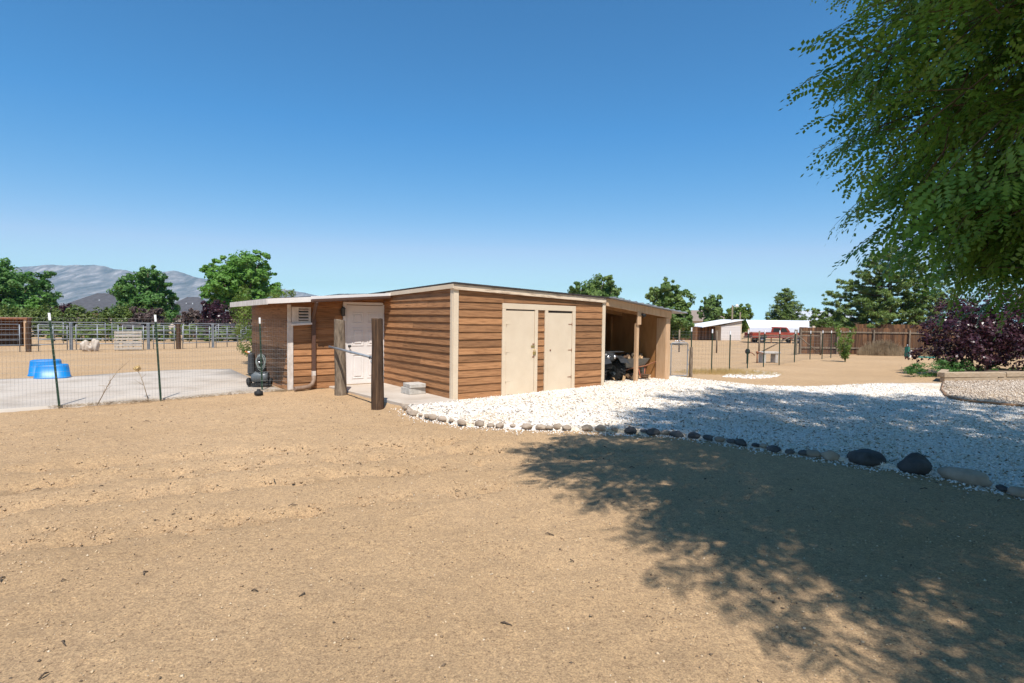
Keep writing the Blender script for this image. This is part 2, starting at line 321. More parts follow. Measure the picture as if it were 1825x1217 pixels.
idx = np.arange(nx * ny).reshape(ny, nx)
quads = np.stack([idx[:-1, :-1].ravel(), idx[:-1, 1:].ravel(), idx[1:, 1:].ravel(), idx[1:, :-1].ravel()], 1)
g = link('ground', np_mesh('ground', np.stack([XX.ravel(), YY.ravel(), ZZ.ravel()], 1), quads, True), M['dirt']); tag(g, kind='structure')
def ground_z(x, y):
    i = np.clip(np.searchsorted(xs, x), 0, nx - 1); j = np.clip(np.searchsorted(ys, y), 0, ny - 1); return ZZ[j, i]

# ---- polygons helper: flat sheet from an outline with constant offset above ground
def inpoly(px, py, poly):
    c = np.zeros(np.shape(px), bool); n = len(poly)
    for i in range(n):
        x0, y0 = poly[i]; x1, y1 = poly[(i + 1) % n]
        with np.errstate(divide='ignore', invalid='ignore'):
            c ^= ((y0 > py) != (y1 > py)) & (px < (x1 - x0) * (py - y0) / (y1 - y0 + 1e-12) + x0)
    return c
def sheet(name, poly, zf, m_, cell=0.25):
    bm = bmesh.new(); vs_ = [bm.verts.new((x, y, 0)) for x, y in poly]; f = bm.faces.new(vs_)
    if f.normal.z < 0: bmesh.ops.reverse_faces(bm, faces=[f])
    bm.normal_update()
    x0, x1 = min(p[0] for p in poly), max(p[0] for p in poly); y0, y1 = min(p[1] for p in poly), max(p[1] for p in poly)
    for a, lo, hi in ((0, x0, x1), (1, y0, y1)):
        t = lo + cell
        while t < hi:
            nrm = (1, 0, 0) if a == 0 else (0, 1, 0); co = (t, 0, 0) if a == 0 else (0, t, 0)
            bmesh.ops.bisect_plane(bm, geom=bm.verts[:] + bm.edges[:] + bm.faces[:], plane_co=co, plane_no=nrm); t += cell
    for v in bm.verts: v.co.z = zf(v.co.x, v.co.y)
    ex = bmesh.ops.extrude_edge_only(bm, edges=[e for e in bm.edges if e.is_boundary])   # skirt so the edge beds into the dirt
    for v in ex['geom']:
        if isinstance(v, bmesh.types.BMVert): v.co.z -= 0.14
    me = bpy.data.meshes.new(name); bm.to_mesh(me); bm.free()
    me.polygons.foreach_set('use_smooth', [True] * len(me.polygons))
    return link(name, me, m_)
def uv_of(x, y):
    d = Vector((x, y, 0)) - O; return d.dot(DU), d.dot(DV)
def gravel_z(x, y):
    u, v = uv_of(x, y)
    t = min(1, max(0, (u - 1.2) / 4.4)) * min(1, max(0, (v + 4.0) / 3.0)) * min(1, max(0, (9.2 - u) / 1.6))
    return gz(y) + 0.015 + 0.085 * t
EDGE = [(-2.05, 10.63), (-1.74, 9.84), (-1.29, 9.42), (-0.9, 9.09), (-0.54, 8.88), (-0.09, 8.77), (0.35, 8.71), (0.78, 8.69), (1.3, 8.64), (1.65, 8.62), (2.04, 8.47), (2.43, 8.33), (2.78, 8.12), (3.09, 7.87), (3.38, 7.61), (3.61, 7.30), (3.9, 7.16), (4.14, 6.95), (4.36, 6.85), (4.53, 6.59), (4.75, 6.53), (4.88, 6.19), (5.05, 5.94), (5.13, 5.69), (5.3, 5.3), (5.7, 4.7)]
w2 = lambda u, v: (LW(u, v).x, LW(u, v).y)
GRAVEL = EDGE + [(9.0, 4.0), (12.5, 9.0), (10.55, 11.48), (10.21, 11.83), (9.91, 12.2), (10.19, 13.11), (11.03, 14.33), (12.75, 16.5), (12.3, 16.44), (10.44, 16.04), (8.12, 15.03), (6.47, 14.69), (5.92, 15.18), (5.27, 16.0), (4.95, 16.9), w2(7.6, 1.0), w2(7.0, 3.2), w2(4.3, 3.2), w2(4.3, 0.02), w2(0.0, 0.02), w2(-0.05, -0.1)]
tag(sheet('gravel_bed', GRAVEL, gravel_z, M['gravel']), kind='structure')
BEIGE = [(12.75, 16.5), (11.03, 14.33), (10.19, 13.11), (9.91, 12.2), (10.21, 11.83), (10.55, 11.48), (12.5, 9.0), (17, 9.5), (17.5, 17.6), (13.0, 16.62)]
tag(sheet('tan_gravel_bed', BEIGE, lambda x, y: gz(y) + 0.04, M['gravel_tan'], 0.5), kind='structure')
PATCH = [(6.6, 17.6), (7.3, 17.0), (8.3, 17.6), (9.3, 19.2), (9.0, 20.3), (8.3, 20.3), (7.5, 19.2)]
# concrete pad in the pen and doorstep slab
PAD = [w2(-2.45, 3.42), w2(-2.45, 6.9), (-9.1, 18.1), (-10.66, 17.4), (-11.45, 16.0), (-11.87, 14.9), (-12.96, 14.1), (-16, 13.6), (-14, 8.6), w2(-7.2, 3.0), w2(-6.4, 3.2), w2(-4.84, 3.24), w2(-3.2, 3.42)]
tag(sheet('concrete_pad', PAD, lambda x, y: gz(y) + 0.012, M['concrete'], 1.0), kind='structure')
mb = MB(); P = [LW(-1.42, 3.44), LW(-1.12, 0.05), LW(-0.85, -0.18), LW(0.0, -0.12), LW(0.0, 3.44)]
mb.prism([(p.x, p.y, -0.1) for p in P], (0, 0, 0.135)); tag(mb.build('doorstep_slab', M['concrete'], bevel=0.012), kind='structure')
# mountains
RID = [(-4200, 190), (-3500, 215), (-3000, 205), (-2732, 225), (-2500, 253), (-2300, 255), (-2150, 240), (-2030, 222), (-1860, 226), (-1750, 222), (-1600, 195), (-1400, 165), (-1222, 143), (-1110, 122), (-1030, 108), (-900, 84), (-650, 40), (-350, 4), (200, -2)]
rx = np.array([p[0] for p in RID]); rzv = np.array([p[1] for p in RID])
mx_ = np.linspace(-4200, 200, 260); my_ = np.linspace(2150, 3500, 90); V = []
for yv in my_:
    for xv in mx_:
        h = np.interp(xv, rx, rzv); t = (yv - 2150) / 850.0
        prof = max(0.0, min(1.0, t)) ** 1.25 if yv <= 3000 else max(0.0, 1 - (yv - 3000) / 500.0)
        rg = mnoise.ridged_multi_fractal(Vector((xv * 0.0042 + yv * 0.0012, yv * 0.0016, 3.1)), 1.0, 2.1, 5, 1.0, 2.0)
        amp = 0.17 * math.sin(math.pi * min(1, max(0, t)) * 0.88)
        V.append((xv, yv, -2 + (h + 2) * (prof * (1 - amp) + amp * prof * min(rg, 1.6)) + (2.5 * mnoise.noise(Vector((xv * .02, yv * .02, 0))) if h > 10 else 0)))
idm = np.arange(len(V)).reshape(len(my_), len(mx_))
tag(link('mountain', np_mesh('mountain', V, np.stack([idm[:-1, :-1].ravel(), idm[:-1, 1:].ravel(), idm[1:, 1:].ravel(), idm[1:, :-1].ravel()], 1), True), M['mountain']), kind='structure')

# ---- loose gravel stones (nobody could count them)
def stones(name, pts, size, m_, flat=0.65):
    n = len(pts); base = np.array([(1, 0, 0), (0, 1, 0), (-1, 0, 0), (0, -1, 0), (0, 0, 1), (0, 0, -1)], float)
    tri = np.array([(0, 1, 4), (1, 2, 4), (2, 3, 4), (3, 0, 4), (1, 0, 5), (2, 1, 5), (3, 2, 5), (0, 3, 5)])
    jit = 0.72 + 0.5 * rng.random((n, 6, 1)); v = base[None] * jit + 0.18 * rng.standard_normal((n, 6, 3))
    a = rng.random(n) * 2 * np.pi; c, s_ = np.cos(a), np.sin(a); rot = np.zeros((n, 3, 3)); rot[:, 0, 0] = c; rot[:, 0, 1] = -s_; rot[:, 1, 0] = s_; rot[:, 1, 1] = c; rot[:, 2, 2] = 1
    tl = rng.normal(0, 0.35, n); ct, st_ = np.cos(tl), np.sin(tl); r2 = np.zeros((n, 3, 3)); r2[:, 0, 0] = 1; r2[:, 1, 1] = ct; r2[:, 1, 2] = -st_; r2[:, 2, 1] = st_; r2[:, 2, 2] = ct
    sc = np.stack([size, size * (0.7 + 0.3 * rng.random(n)), size * flat * (0.8 + 0.4 * rng.random(n))], 1)
    v = np.einsum('nij,nkj->nki', rot @ r2, v * sc[:, None, :]) + pts[:, None, :]
    f = tri[None] + (np.arange(n) * 6)[:, None, None]
    return tag(link(name, np_mesh(name, v.reshape(-1, 3), f.reshape(-1, 3)), m_), kind='stuff')
def scatter(poly, n, dens=None):
    x0, x1 = min(p[0] for p in poly), max(p[0] for p in poly); y0, y1 = min(p[1] for p in poly), max(p[1] for p in poly); out = []
    while sum(len(o) for o in out) < n:
        p = np.stack([rng.uniform(x0, x1, n), rng.uniform(y0, y1, n)], 1); k = inpoly(p[:, 0], p[:, 1], poly)
        if dens is not None: k &= rng.random(n) < dens(p[:, 0], p[:, 1])
        out.append(p[k])
    return np.concatenate(out)[:n]
gp = scatter(GRAVEL, 52000, lambda x, y: np.clip(1.25 - (y - 5) / 16.0, 0.3, 1) * (np.abs(x) < 11))
stones('gravel_stones', np.stack([gp[:, 0], gp[:, 1], np.array([gravel_z(x, y) for x, y in gp]) + 0.004], 1), rng.uniform(0.011, 0.024, len(gp)), M['stones_white'])
bp_ = scatter([p for p in BEIGE], 9000); stones('tan_gravel_stones', np.stack([bp_[:, 0], bp_[:, 1], np.array([gz(y) for y in bp_[:, 1]]) + 0.064], 1), rng.uniform(0.015, 0.03, len(bp_)), M['stones_tan'])
pp = scatter(PATCH, 1500); stones('gravel_spill', np.stack([pp[:, 0], pp[:, 1], np.array([gz(y) for y in pp[:, 1]]) + 0.005], 1), rng.uniform(0.015, 0.035, len(pp)), M['stones_white'])
# pebbles over the dirt, thicker towards the house corner and at the rock edge
YARD = [(-9.5, 1.5), (4.6, 1.5), (5.1, 5.5), (4.3, 6.8), (3.4, 7.5), (2.4, 8.2), (1.0, 8.55), (-0.6, 8.8), (-1.9, 9.8), (-2.4, 10.9), (-4.2, 12.2), (-9.0, 9.4)]
yp = scatter(YARD, 42000); stones('pebbles', np.stack([yp[:, 0], yp[:, 1], ground_z(yp[:, 0], yp[:, 1]) + 0.001], 1), 0.004 + 0.009 * rng.random(len(yp)) ** 4 , M['pebbles'])
ep = []
for (x0, y0), (x1, y1) in zip(EDGE[:-1], EDGE[1:]):
    k = 70; t = rng.random(k); off = np.abs(rng.normal(0, 0.13, k)); nrm = np.array([y0 - y1, x1 - x0]); nrm = -nrm / np.hypot(*nrm) if nrm[1] > 0 else nrm / np.hypot(*nrm)
    ep.append(np.stack([x0 + (x1 - x0) * t, y0 + (y1 - y0) * t], 1) + nrm * off[:, None])
ep = np.concatenate(ep); stones('gravel_strays', np.stack([ep[:, 0], ep[:, 1], ground_z(ep[:, 0], ep[:, 1]) + 0.004], 1), rng.uniform(0.007, 0.02, len(ep)), M['stones_white'])
cl = []
for (x0, y0, x1, y1) in ((-6.5, 4.2, 2.0, 7.6), (-6.5, 5.0, 1.0, 8.0), (-6.0, 5.9, 0.0, 8.3), (-5.5, 3.5, 0.5, 6.0)):
    t = rng.random(1000) ** .8; cl.append(np.stack([x0 + (x1 - x0) * t, y0 + (y1 - y0) * t], 1) + rng.normal(0, .16, (1000, 2)))
cl = np.concatenate(cl); M['clods'] = stone_material('dirt clods', [(0.0, (0.34, 0.225, 0.13)), (0.5, (0.43, 0.29, 0.17)), (1.0, (0.50, 0.35, 0.21))])
stones('dirt_clods', np.stack([cl[:, 0], cl[:, 1], ground_z(cl[:, 0], cl[:, 1]) - .002], 1), 0.006 + 0.018 * rng.random(len(cl)) ** 2.5, M['clods'])
# dry twigs and leaf scraps on the dirt and the gravel
mbt = MB()
for k in range(330):
    if k < 90: x, y = scatter(YARD, 1)[0]; z = ground_z(x, y) + 0.006
    else: x, y = scatter(GRAVEL[:24] + [(6.4, 12), (2, 13.5), (-0.8, 11.2)], 1)[0]; z = gravel_z(x, y) + 0.022
    a = random.random() * 6.28; L = random.uniform(0.02, 0.09); b_ = random.uniform(-.02, .02)
    mbt.tube([(x, y, z), (x + L * .5 * math.cos(a) + b_, y + L * .5 * math.sin(a), z + 0.012), (x + L * math.cos(a), y + L * math.sin(a), z)], [0.004, 0.006, 0.002], 4)
tag(mbt.build('twig_litter', M['bark']), kind='stuff')

# ================================================================== SHED
shed = empty('shed', O, YAW, 'long low brown lap sided shed with two cream doors and open lean-to', 'shed')
def roof_z(u, v): return 2.40 - 0.036 * u - 0.027 * v
LAP = 0.157
def lap_boards(parent, along, lo, hi, fixed, z0, ztop, facing, name='board'):
    """lap boards on one wall run. along 'u' or 'v'; fixed = wall plane; facing -1 towards -u / -v; ztop callable"""
    i = 0
    while z0 + i * LAP < max(ztop(lo), ztop(hi)) - 0.02:
        za = z0 + i * LAP; j = random.uniform(-0.003, 0.003); tb, tt = (0.027 if along == 'u' else 0.035) + random.uniform(-.002, .004), 0.006
        def P(a, t, z):
            return (a, fixed + facing * t, z) if along == 'u' else (fixed + facing * t, a, z)
        zl, zh = min(za + LAP + 0.012, ztop(lo)), min(za + LAP + 0.012, ztop(hi))
        if zl > za + 0.015 or zh > za + 0.015:
            zl = max(zl, za + 0.012); zh = max(zh, za + 0.012)
            if hi - lo > 1.5 and random.random() < .45:
                mid = lo + (hi - lo) * random.uniform(.3, .7); zm = zl + (zh - zl) * (mid - lo) / (hi - lo)
                for (a_, b_, z1, z2, dj) in ((lo, mid - .002, zl, zm, j), (mid + .002, hi, zm, zh, -j)):
                    MB().hexa([P(a_, 0, za + dj), P(b_, 0, za + dj), P(b_, tb, za + dj), P(a_, tb, za + dj), P(a_, 0, z1), P(b_, 0, z2), P(b_, tt, z2), P(a_, tt, z1)]).build(name, M['siding'], parent)
                i += 1; continue
            pts = [P(lo, 0, za + j), P(hi, 0, za - j), P(hi, tb, za - j), P(lo, tb, za + j), P(lo, 0, zl), P(hi, 0, zh), P(hi, tt, zh), P(lo, tt, zl)]
            MB().hexa(pts).build(name, M['siding'], parent)
        i += 1
tz = lambda a: roof_z(a, 0) - 0.10
fwall = MB().prism([(0.02, 0.0, 0), (4.33, 0.0, 0), (4.33, 0.0, roof_z(4.33, 0) - .02), (0.02, 0.0, roof_z(0, 0) - .02)], (0, 0.09, 0)).build('front_wall', M['siding'], shed)
lap_boards(fwall, 'u', 0.10, 1.185, -0.001, 0.0, lambda a: min(2.03, tz(a)), -1)
lap_boards(fwall, 'u', 2.185, 2.385, -0.001, 0.0, lambda a: 1.90, -1)
lap_boards(fwall, 'u', 3.345, 4.255, -0.001, 0.0, lambda a: tz(a), -1)
z_start = 13 * LAP
lap_boards(fwall, 'u', 0.10, 1.23, -0.001, z_start - 0.004, lambda a: tz(a), -1)
lap_boards(fwall, 'u', 1.236, 3.34, -0.001, z_start, lambda a: tz(a), -1)
lwall = MB().prism([(0.0, 0.02, 0.03), (0.0, 3.42, 0.03), (0.0, 3.42, roof_z(0, 3.42) - .02), (0.0, 0.02, roof_z(0, 0) - .02)], (0.09, 0, 0)).build('side_wall', M['siding'], shed)
lap_boards(lwall, 'v', 0.03, 3.40, -0.001, 0.036, lambda a: roof_z(0, a) - 0.09, -1)
# far walls (not seen from here)
MB().box(4.24, 4.33, 0.095, 6.0, 0, 2.1).build('lean_to_party_wall', M['wood_in'], shed)
MB().box(0.02, 4.33, 5.95, 6.05, 0, 2.05).build('rear_wall', M['siding'], shed)
# corner trims
ct = MB(); ct.box(-0.035, 0.085, -0.04, -0.001, 0.0, 2.31); ct.build('corner_trim', M['cream'], shed, 0.004)
MB().box(-0.043, -0.003, -0.002, 0.09, 0.0, 2.30).build('corner_trim', M['cream'], shed, 0.004)
MB().box(4.26, 4.36, -0.04, -0.001, 0.0, 2.14).build('corner_trim', M['cream'], shed, 0.004)
# roof and fascia
rf = MB(); rf.hexa([(-0.07, -0.10, roof_z(0, 0) - .015), (4.46, -0.10, roof_z(4.46, 0) - .015), (4.46, 6.2, roof_z(4.46, 6.2) - .015), (-0.07, 6.2, roof_z(0, 6.2) - .015),
                   (-0.07, -0.10, roof_z(0, 0) + .022), (4.46, -0.10, roof_z(4.46, 0) + .022), (4.46, 6.2, roof_z(4.46, 6.2) + .022), (-0.07, 6.2, roof_z(0, 6.2) + .022)])
roof = rf.build('roof', M['roofing'], shed)
MB().hexa([(-0.05, -0.075, roof_z(0, 0) - .125), (4.34, -0.075, roof_z(4.34, 0) - .125), (4.34, -0.045, roof_z(4.34, 0) - .125), (-0.05, -0.045, roof_z(0, 0) - .125),
           (-0.05, -0.075, roof_z(0, 0) - .017), (4.34, -0.075, roof_z(4.34, 0) - .017), (4.34, -0.045, roof_z(4.34, 0) - .017), (-0.05, -0.045, roof_z(0, 0) - .017)]).build('fascia', M['cream_peel'], roof, 0.003)
MB().hexa([(-0.072, -0.074, roof_z(0, 0) - .105), (-0.045, -0.074, roof_z(0, 0) - .105), (-0.045, 3.2, roof_z(0, 3.2) - .105), (-0.072, 3.2, roof_z(0, 3.2) - .105),
           (-0.072, -0.074, roof_z(0, 0) - .017), (-0.045, -0.074, roof_z(0, 0) - .017), (-0.045, 3.2, roof_z(0, 3.2) - .017), (-0.072, 3.2, roof_z(0, 3.2) - .017)]).build('fascia', M['cream'], roof, 0.003)
rr = MB(); rr.hexa([(-0.6, 5.0, 2.22), (4.4, 5.0, 2.46), (4.4, 8.5, 2.40), (-0.6, 8.5, 2.16), (-0.6, 5.0, 2.30), (4.4, 5.0, 2.52), (4.4, 8.5, 2.46), (-0.6, 8.5, 2.24)]); rr.build('rear_roof', M['galv'], shed)
# doors with frames
def slab_door(u0, u1, z1, hinge_right, label):
    d = MB().box(u0 + .004, u1 - .004, -0.034, -0.012, 0.03, z1).build('door', M['cream'], shed, 0.003, label)
    hu = u1 - 0.01 if hinge_right else u0 + 0.01; sg = -1 if hinge_right else 1
    for z in (0.33, 0.97, 1.58):
        h = MB(); h.box(min(hu, hu + sg * .11), max(hu, hu + sg * .11), -0.039, -0.0345, z - .008, z + .008); h.tube([(hu, -.042, z - .035), (hu, -.042, z + .035)], .007, 6); h.build('hinge', M['cream'] if not hinge_right else M['rust'], d)
    return d
d1 = slab_door(1.285, 2.085, 1.87, False, 'wide cream shed door with a hasp')
d2 = slab_door(2.485, 3.235, 1.84, True, 'narrower cream shed door with rusty hinges')
hp = MB(); hp.box(1.99, 2.14, -0.044, -0.037, 1.05, 1.10); hp.tube([(2.06, -.05, 1.02), (2.06, -.055, 0.93), (2.10, -.055, 0.93), (2.10, -.05, 1.02)], .006, 6); hp.box(2.045, 2.115, -.062, -.04, .89, .955); hp.build('hasp', M['brass'], d1)
for z in (1.13, .84): MB().box(2.03, 2.12, -.042, -.036, z - .012, z + .012).build('hasp_plate', M['rust'], d1)
MB().lathe([(0.0, 0), (.018, 0), (.018, .012), (0, .014)], 10, Matrix.Translation((2.56, -.036, .98)) @ Matrix.Rotation(R(90), 4, 'X')).build('pull', M['rust'], d2)
for (u0, u1) in ((1.19, 1.28), (2.09, 2.18), (2.39, 2.48), (3.24, 3.34)):
    MB().box(u0, u1, -0.045, -0.002, 0.02, 1.905).build('door_frame', M['cream'], shed, 0.004)
MB().hexa([(1.19, -.047, 1.906), (3.34, -.047, 1.888), (3.34, -.002, 1.888), (1.19, -.002, 1.906), (1.19, -.047, 2.03), (3.34, -.047, 2.01), (3.34, -.002, 2.01), (1.19, -.002, 2.03)]).build('door_header', M['cream'], shed, 0.004)
for (u0, u1) in ((1.285, 2.085), (2.485, 3.235)):
    MB().box(u0, u1, -0.02, -0.003, 1.84, 1.905).build('head_gap', M['roofing'], shed)
# ---- annex set back on the left
AV, AU = 3.4, -2.33
def az(u): return 2.07 + 0.075 * (u + 2.88) - 0.12
awall = MB().prism([(AU + .05, AV, 0), (-0.93, AV, 0), (-0.93, AV, 2.05 + .075 * 1.95 - .055), (AU + .05, AV, 2.05 + .075 * .6 - .055)], (0, .09, 0)).build('annex_front_wall', M['siding'], shed)
MB().box(-0.93, -0.002, AV + .02, AV + .11, 1.98, 2.19).build('door_head_wall', M['siding'], shed)
lap_boards(awall, 'u', AU + .10, -1.10, AV - .001, 0.0, lambda a: 1.50 if a < -1.8 else min(2.0, az(a)), -1)
lap_boards(awall, 'u', -1.80, -1.10, AV - .001, 10 * LAP - .02, lambda a: min(2.12, az(a) + .03), -1)
aside = MB().box(AU, AU + .05, AV + .01, 6.98, 0, 2.0).build('annex_side_wall', M['siding'], shed)
lap_boards(aside, 'v', AV + .05, 6.98, AU - .001, 0.0, lambda a: 1.97, -1)
MB().box(AU, 0, 6.9, 6.98, 0, 1.9).build('annex_rear_wall', M['siding'], shed)
MB().box(AU - .035, AU + .09, AV - .045, AV - .001, 0.0, 1.55).build('corner_trim', M['white_old'], shed, 0.004)
MB().box(AU - .03, AU + .05, AV - .03, AV - .001, 1.552, 1.95).build('corner_trim', M['white_old'], shed, 0.004)
# louvred vent with frame
vent = MB().box(-2.27, -1.84, AV - .045, AV - .001, 1.52, 1.90).build('vent', M['white_old'], shed, 0.004)
MB().box(-2.12, -1.90, AV - .05, AV - .0455, 1.58, 1.86).build('opening', M['black'], vent)
for k in range(4):
    z = 1.60 + k * .07; MB().hexa([(-2.12, AV - .085, z), (-1.90, AV - .085, z), (-1.90, AV - .05, z + .03), (-2.12, AV - .05, z + .03), (-2.12, AV - .085, z + .012), (-1.90, AV - .085, z + .012), (-1.90, AV - .05, z + .042), (-2.12, AV - .05, z + .042)]).build('slat', M['white_old'], vent)
MB().hexa([(-2.29, AV - .10, 1.47), (-1.80, AV - .10, 1.50), (-1.80, AV - .002, 1.50), (-2.29, AV - .002, 1.47), (-2.29, AV - .10, 1.515), (-1.80, AV - .10, 1.545), (-1.80, AV - .002, 1.545), (-2.29, AV - .002, 1.515)]).build('vent_sill', M['white'], shed, .004)
# white six panel door
wd = MB().box(-0.985, -0.06, AV - .03, AV + .01, 0.05, 1.97).build('entry_door', M['white'], shed, 0.003, 'white six panel entry door half in eave shade')
for (a0, a1) in ((-0.86, -0.565), (-0.475, -0.18)):
    for (z0, z1) in ((0.18, 0.78), (0.98, 1.42), (1.52, 1.80)):
        p = MB()
        for (x0, x1, y0, y1) in ((a0, a1, z0, z0 + .03), (a0, a1, z1 - .03, z1), (a0, a0 + .03, z0 + .031, z1 - .031), (a1 - .03, a1, z0 + .031, z1 - .031)): p.box(x0, x1, AV - .040, AV - .0302, y0, y1)
        p.box(a0 + .06, a1 - .06, AV - .043, AV - .0302, z0 + .06, z1 - .06); p.build('panel', M['white'], wd, .004)
MB().lathe([(0, 0), (.03, 0), (.03, .01), (.012, .014), (.012, .05), (.03, .055), (.032, .08), (0, .095)], 14, Matrix.Translation((-.93, AV - .03, .98)) @ Matrix.Rotation(R(90), 4, 'X')).build('knob', M['darkplastic'], wd)
MB().box(-1.075, -0.99, AV - .04, AV - .002, 0.03, 2.05).build('door_casing', M['white'], shed, .004)
MB().box(-0.055, -0.025, AV - .04, AV - .002, 0.03, 2.0).build('door_casing', M['white'], shed, .004)
MB().box(-0.99, -0.055, AV - .036, AV - .002, 1.985, 2.05).build('door_casing', M['white'], shed, .004)
MB().box(-1.0, -0.05, AV - .07, AV - .032, 0.035, 0.05).build('threshold', M['timber'], shed)
lamp = MB().box(-1.13, -1.08, AV - .05, AV - .002, 1.76, 1.9).build('wall_lamp', M['black'], shed)
MB().lathe([(0.02, 0), (.05, .01), (.05, .17), (.065, .18), (.02, .23)], 8, Matrix.Translation((-1.10, AV - .10, 1.70))).build('lantern', M['darkplastic'], lamp)
# annex roof, fascia, gutter, downspout
ar = MB(); fv = 2.93; bvv = 6.9
def rz(u): return 2.05 + 0.075 * (u + 2.88)
ar.hexa([(-2.88, fv, rz(-2.88) - .02), (0.0, fv, rz(0) - .02), (0.0, bvv, rz(0) - .05), (-2.88, bvv, rz(-2.88) - .05), (-2.88, fv, rz(-2.88) + .02), (0.0, fv, rz(0) + .02), (0.0, bvv, rz(0) - .01), (-2.88, bvv, rz(-2.88) - .01)])
aroof = ar.build('annex_roof', M['roofing'], shed)
MB().hexa([(-2.9, fv - .03, rz(-2.9) - .105), (-1.98, fv - .03, rz(-1.98) - .105), (-1.98, fv - .002, rz(-1.98) - .105), (-2.9, fv - .002, rz(-2.9) - .105), (-2.9, fv - .03, rz(-2.9) + .005), (-1.98, fv - .03, rz(-1.98) + .005), (-1.98, fv - .002, rz(-1.98) + .005), (-2.9, fv - .002, rz(-2.9) + .005)]).build('fascia', M['white'], aroof, .003)
MB().hexa([(-1.978, fv - .03, rz(-1.98) - .055), (-.05, fv - .03, rz(-.05) - .055), (-.05, fv - .002, rz(-.05) - .055), (-1.978, fv - .002, rz(-1.98) - .055), (-1.978, fv - .03, rz(-1.98) + .018), (-.05, fv - .03, rz(-.05) + .018), (-.05, fv - .002, rz(-.05) + .018), (-1.978, fv - .002, rz(-1.98) + .018)]).build('fascia', M['white'], aroof, .003)
MB().hexa([(-2.915, fv - .03, rz(-2.9) - .115), (-2.885, fv - .03, rz(-2.9) - .115), (-2.885, bvv, rz(-2.9) - .145), (-2.915, bvv, rz(-2.9) - .145), (-2.915, fv - .03, rz(-2.9) + .005), (-2.885, fv - .03, rz(-2.9) + .005), (-2.885, bvv, rz(-2.9) - .02), (-2.915, bvv, rz(-2.9) - .02)]).build('fascia', M['white_old'], aroof, .003)
MB().hexa([(-2.86, fv, rz(-2.88) - .09), (-.02, fv, rz(0) - .09), (-.02, AV + .3, rz(0) - .10), (-2.86, 6.85, rz(-2.88) - .12), (-2.86, fv, rz(-2.88) - .07), (-.02, fv, rz(0) - .07), (-.02, AV + .3, rz(0) - .08), (-2.86, 6.85, rz(-2.88) - .10)]).build('soffit', M['wood_in'], aroof)
gut = MB(); gp_ = [(-0.06, 0.0), (-0.055, -0.05), (-0.035, -0.075), (0.0, -0.075), (0.0, 0.0)]
ga, gb = -1.97, -0.10
gut.prism([(ga, fv - .035 + a, rz(ga) - .045 + b_) for a, b_ in gp_], (gb - ga, 0, 0.075 * (gb - ga))).build('gutter', M['brown_metal'], aroof)
ds = MB(); zt = rz(ga) - .09
ds.tube([(-1.86, fv - .06, zt), (-1.85, fv + .02, zt - .07), (-1.80, AV - .12, zt - .32), (-1.79, AV - .07, zt - .42)], .04, 8)
ds.build('downspout_elbow', M['brown_metal'], shed)
MB().box(-1.83, -1.75, AV - .11, AV - .025, .42, zt - .38).build('downspout', M['brown_metal'], shed, .006)
MB().box(-1.828, -1.752, AV - .108, AV - .027, .30, .419).build('downspout_collar', M['white_old'], shed)
ds = MB(); ds.tube([(-1.79, AV - .07, .31), (-1.79, AV - .08, .2), (-1.84, AV - .12, .11), (-1.95, AV - .18, .06), (-2.1, AV - .23, .05), (-2.28, AV - .27, .05)], .05, 10)
for k in range(10): ds.lathe([(.05, -.008), (.056, 0), (.05, .008)], 10, Matrix.Translation((-1.92 - k * .036, AV - .165 - k * .011, .065 - k * .0015)) @ Matrix.Rotation(R(90), 4, 'Y') @ Matrix.Rotation(R(-18), 4, 'X'))
ds.build('drain_hose', noisy('tan corrugated pipe', (.20, .13, .09), (.28, .19, .135), 6, rough=.6), shed)
# ---- lean-to on the right
def lz(u): return 2.245 - 0.112 * (u - 4.4)
lt = MB(); lt.hexa([(4.42, -.22, lz(4.42) - .0), (7.45, -.22, lz(7.45) - .0), (7.45, 3.4, lz(7.45) - .04), (4.42, 3.4, lz(4.42) - .04), (4.42, -.22, lz(4.42) + .02), (7.45, -.22, lz(7.45) + .02), (7.45, 3.4, lz(7.45) - .02), (4.42, 3.4, lz(4.42) - .02)])
for k in range(12): u = 4.5 + k * .26; lt.hexa([(u, -.222, lz(u) + .019), (u + .05, -.222, lz(u + .05) + .019), (u + .05, 3.4, lz(u + .05) - .021), (u, 3.4, lz(u) - .021), (u + .015, -.222, lz(u) + .042), (u + .035, -.222, lz(u + .035) + .042), (u + .035, 3.4, lz(u) + .002), (u + .015, 3.4, lz(u) + .002)])
lroof = lt.build('lean_to_roof', M['galv'], shed)
MB().hexa([(4.37, -.05, lz(4.37) - .20), (6.96, -.05, lz(6.96) - .20), (6.96, -.01, lz(6.96) - .20), (4.37, -.01, lz(4.37) - .20), (4.37, -.05, lz(4.37) - .005), (6.96, -.05, lz(6.96) - .005), (6.96, -.01, lz(6.96) - .005), (4.37, -.01, lz(4.37) - .005)]).build('header_beam', M['wood_raw'], shed, .004)
for v in (.8, 1.6, 2.4): MB().hexa([(4.37, v, lz(4.37) - .16), (6.9, v, lz(6.9) - .16), (6.9, v + .04, lz(6.9) - .16), (4.37, v + .04, lz(4.37) - .16), (4.37, v, lz(4.37) - .03), (6.9, v, lz(6.9) - .03), (6.9, v + .04, lz(6.9) - .03), (4.37, v + .04, lz(4.37) - .03)]).build('rafter', M['wood_in'], shed)
MB().box(5.575, 5.665, -.012, .078, 0.05, 1.62).build('lean_to_post', M['wood_raw'], shed, .004)
MB().box(5.555, 5.69, -.055, -.013, 1.58, lz(5.6) - .2).build('post_cleat', M['wood_raw'], shed, .004)
MB().box(6.80, 6.94, -.03, .03, 0.05, lz(6.9) - .2).build('end_post', M['wood_raw'], shed, .004)
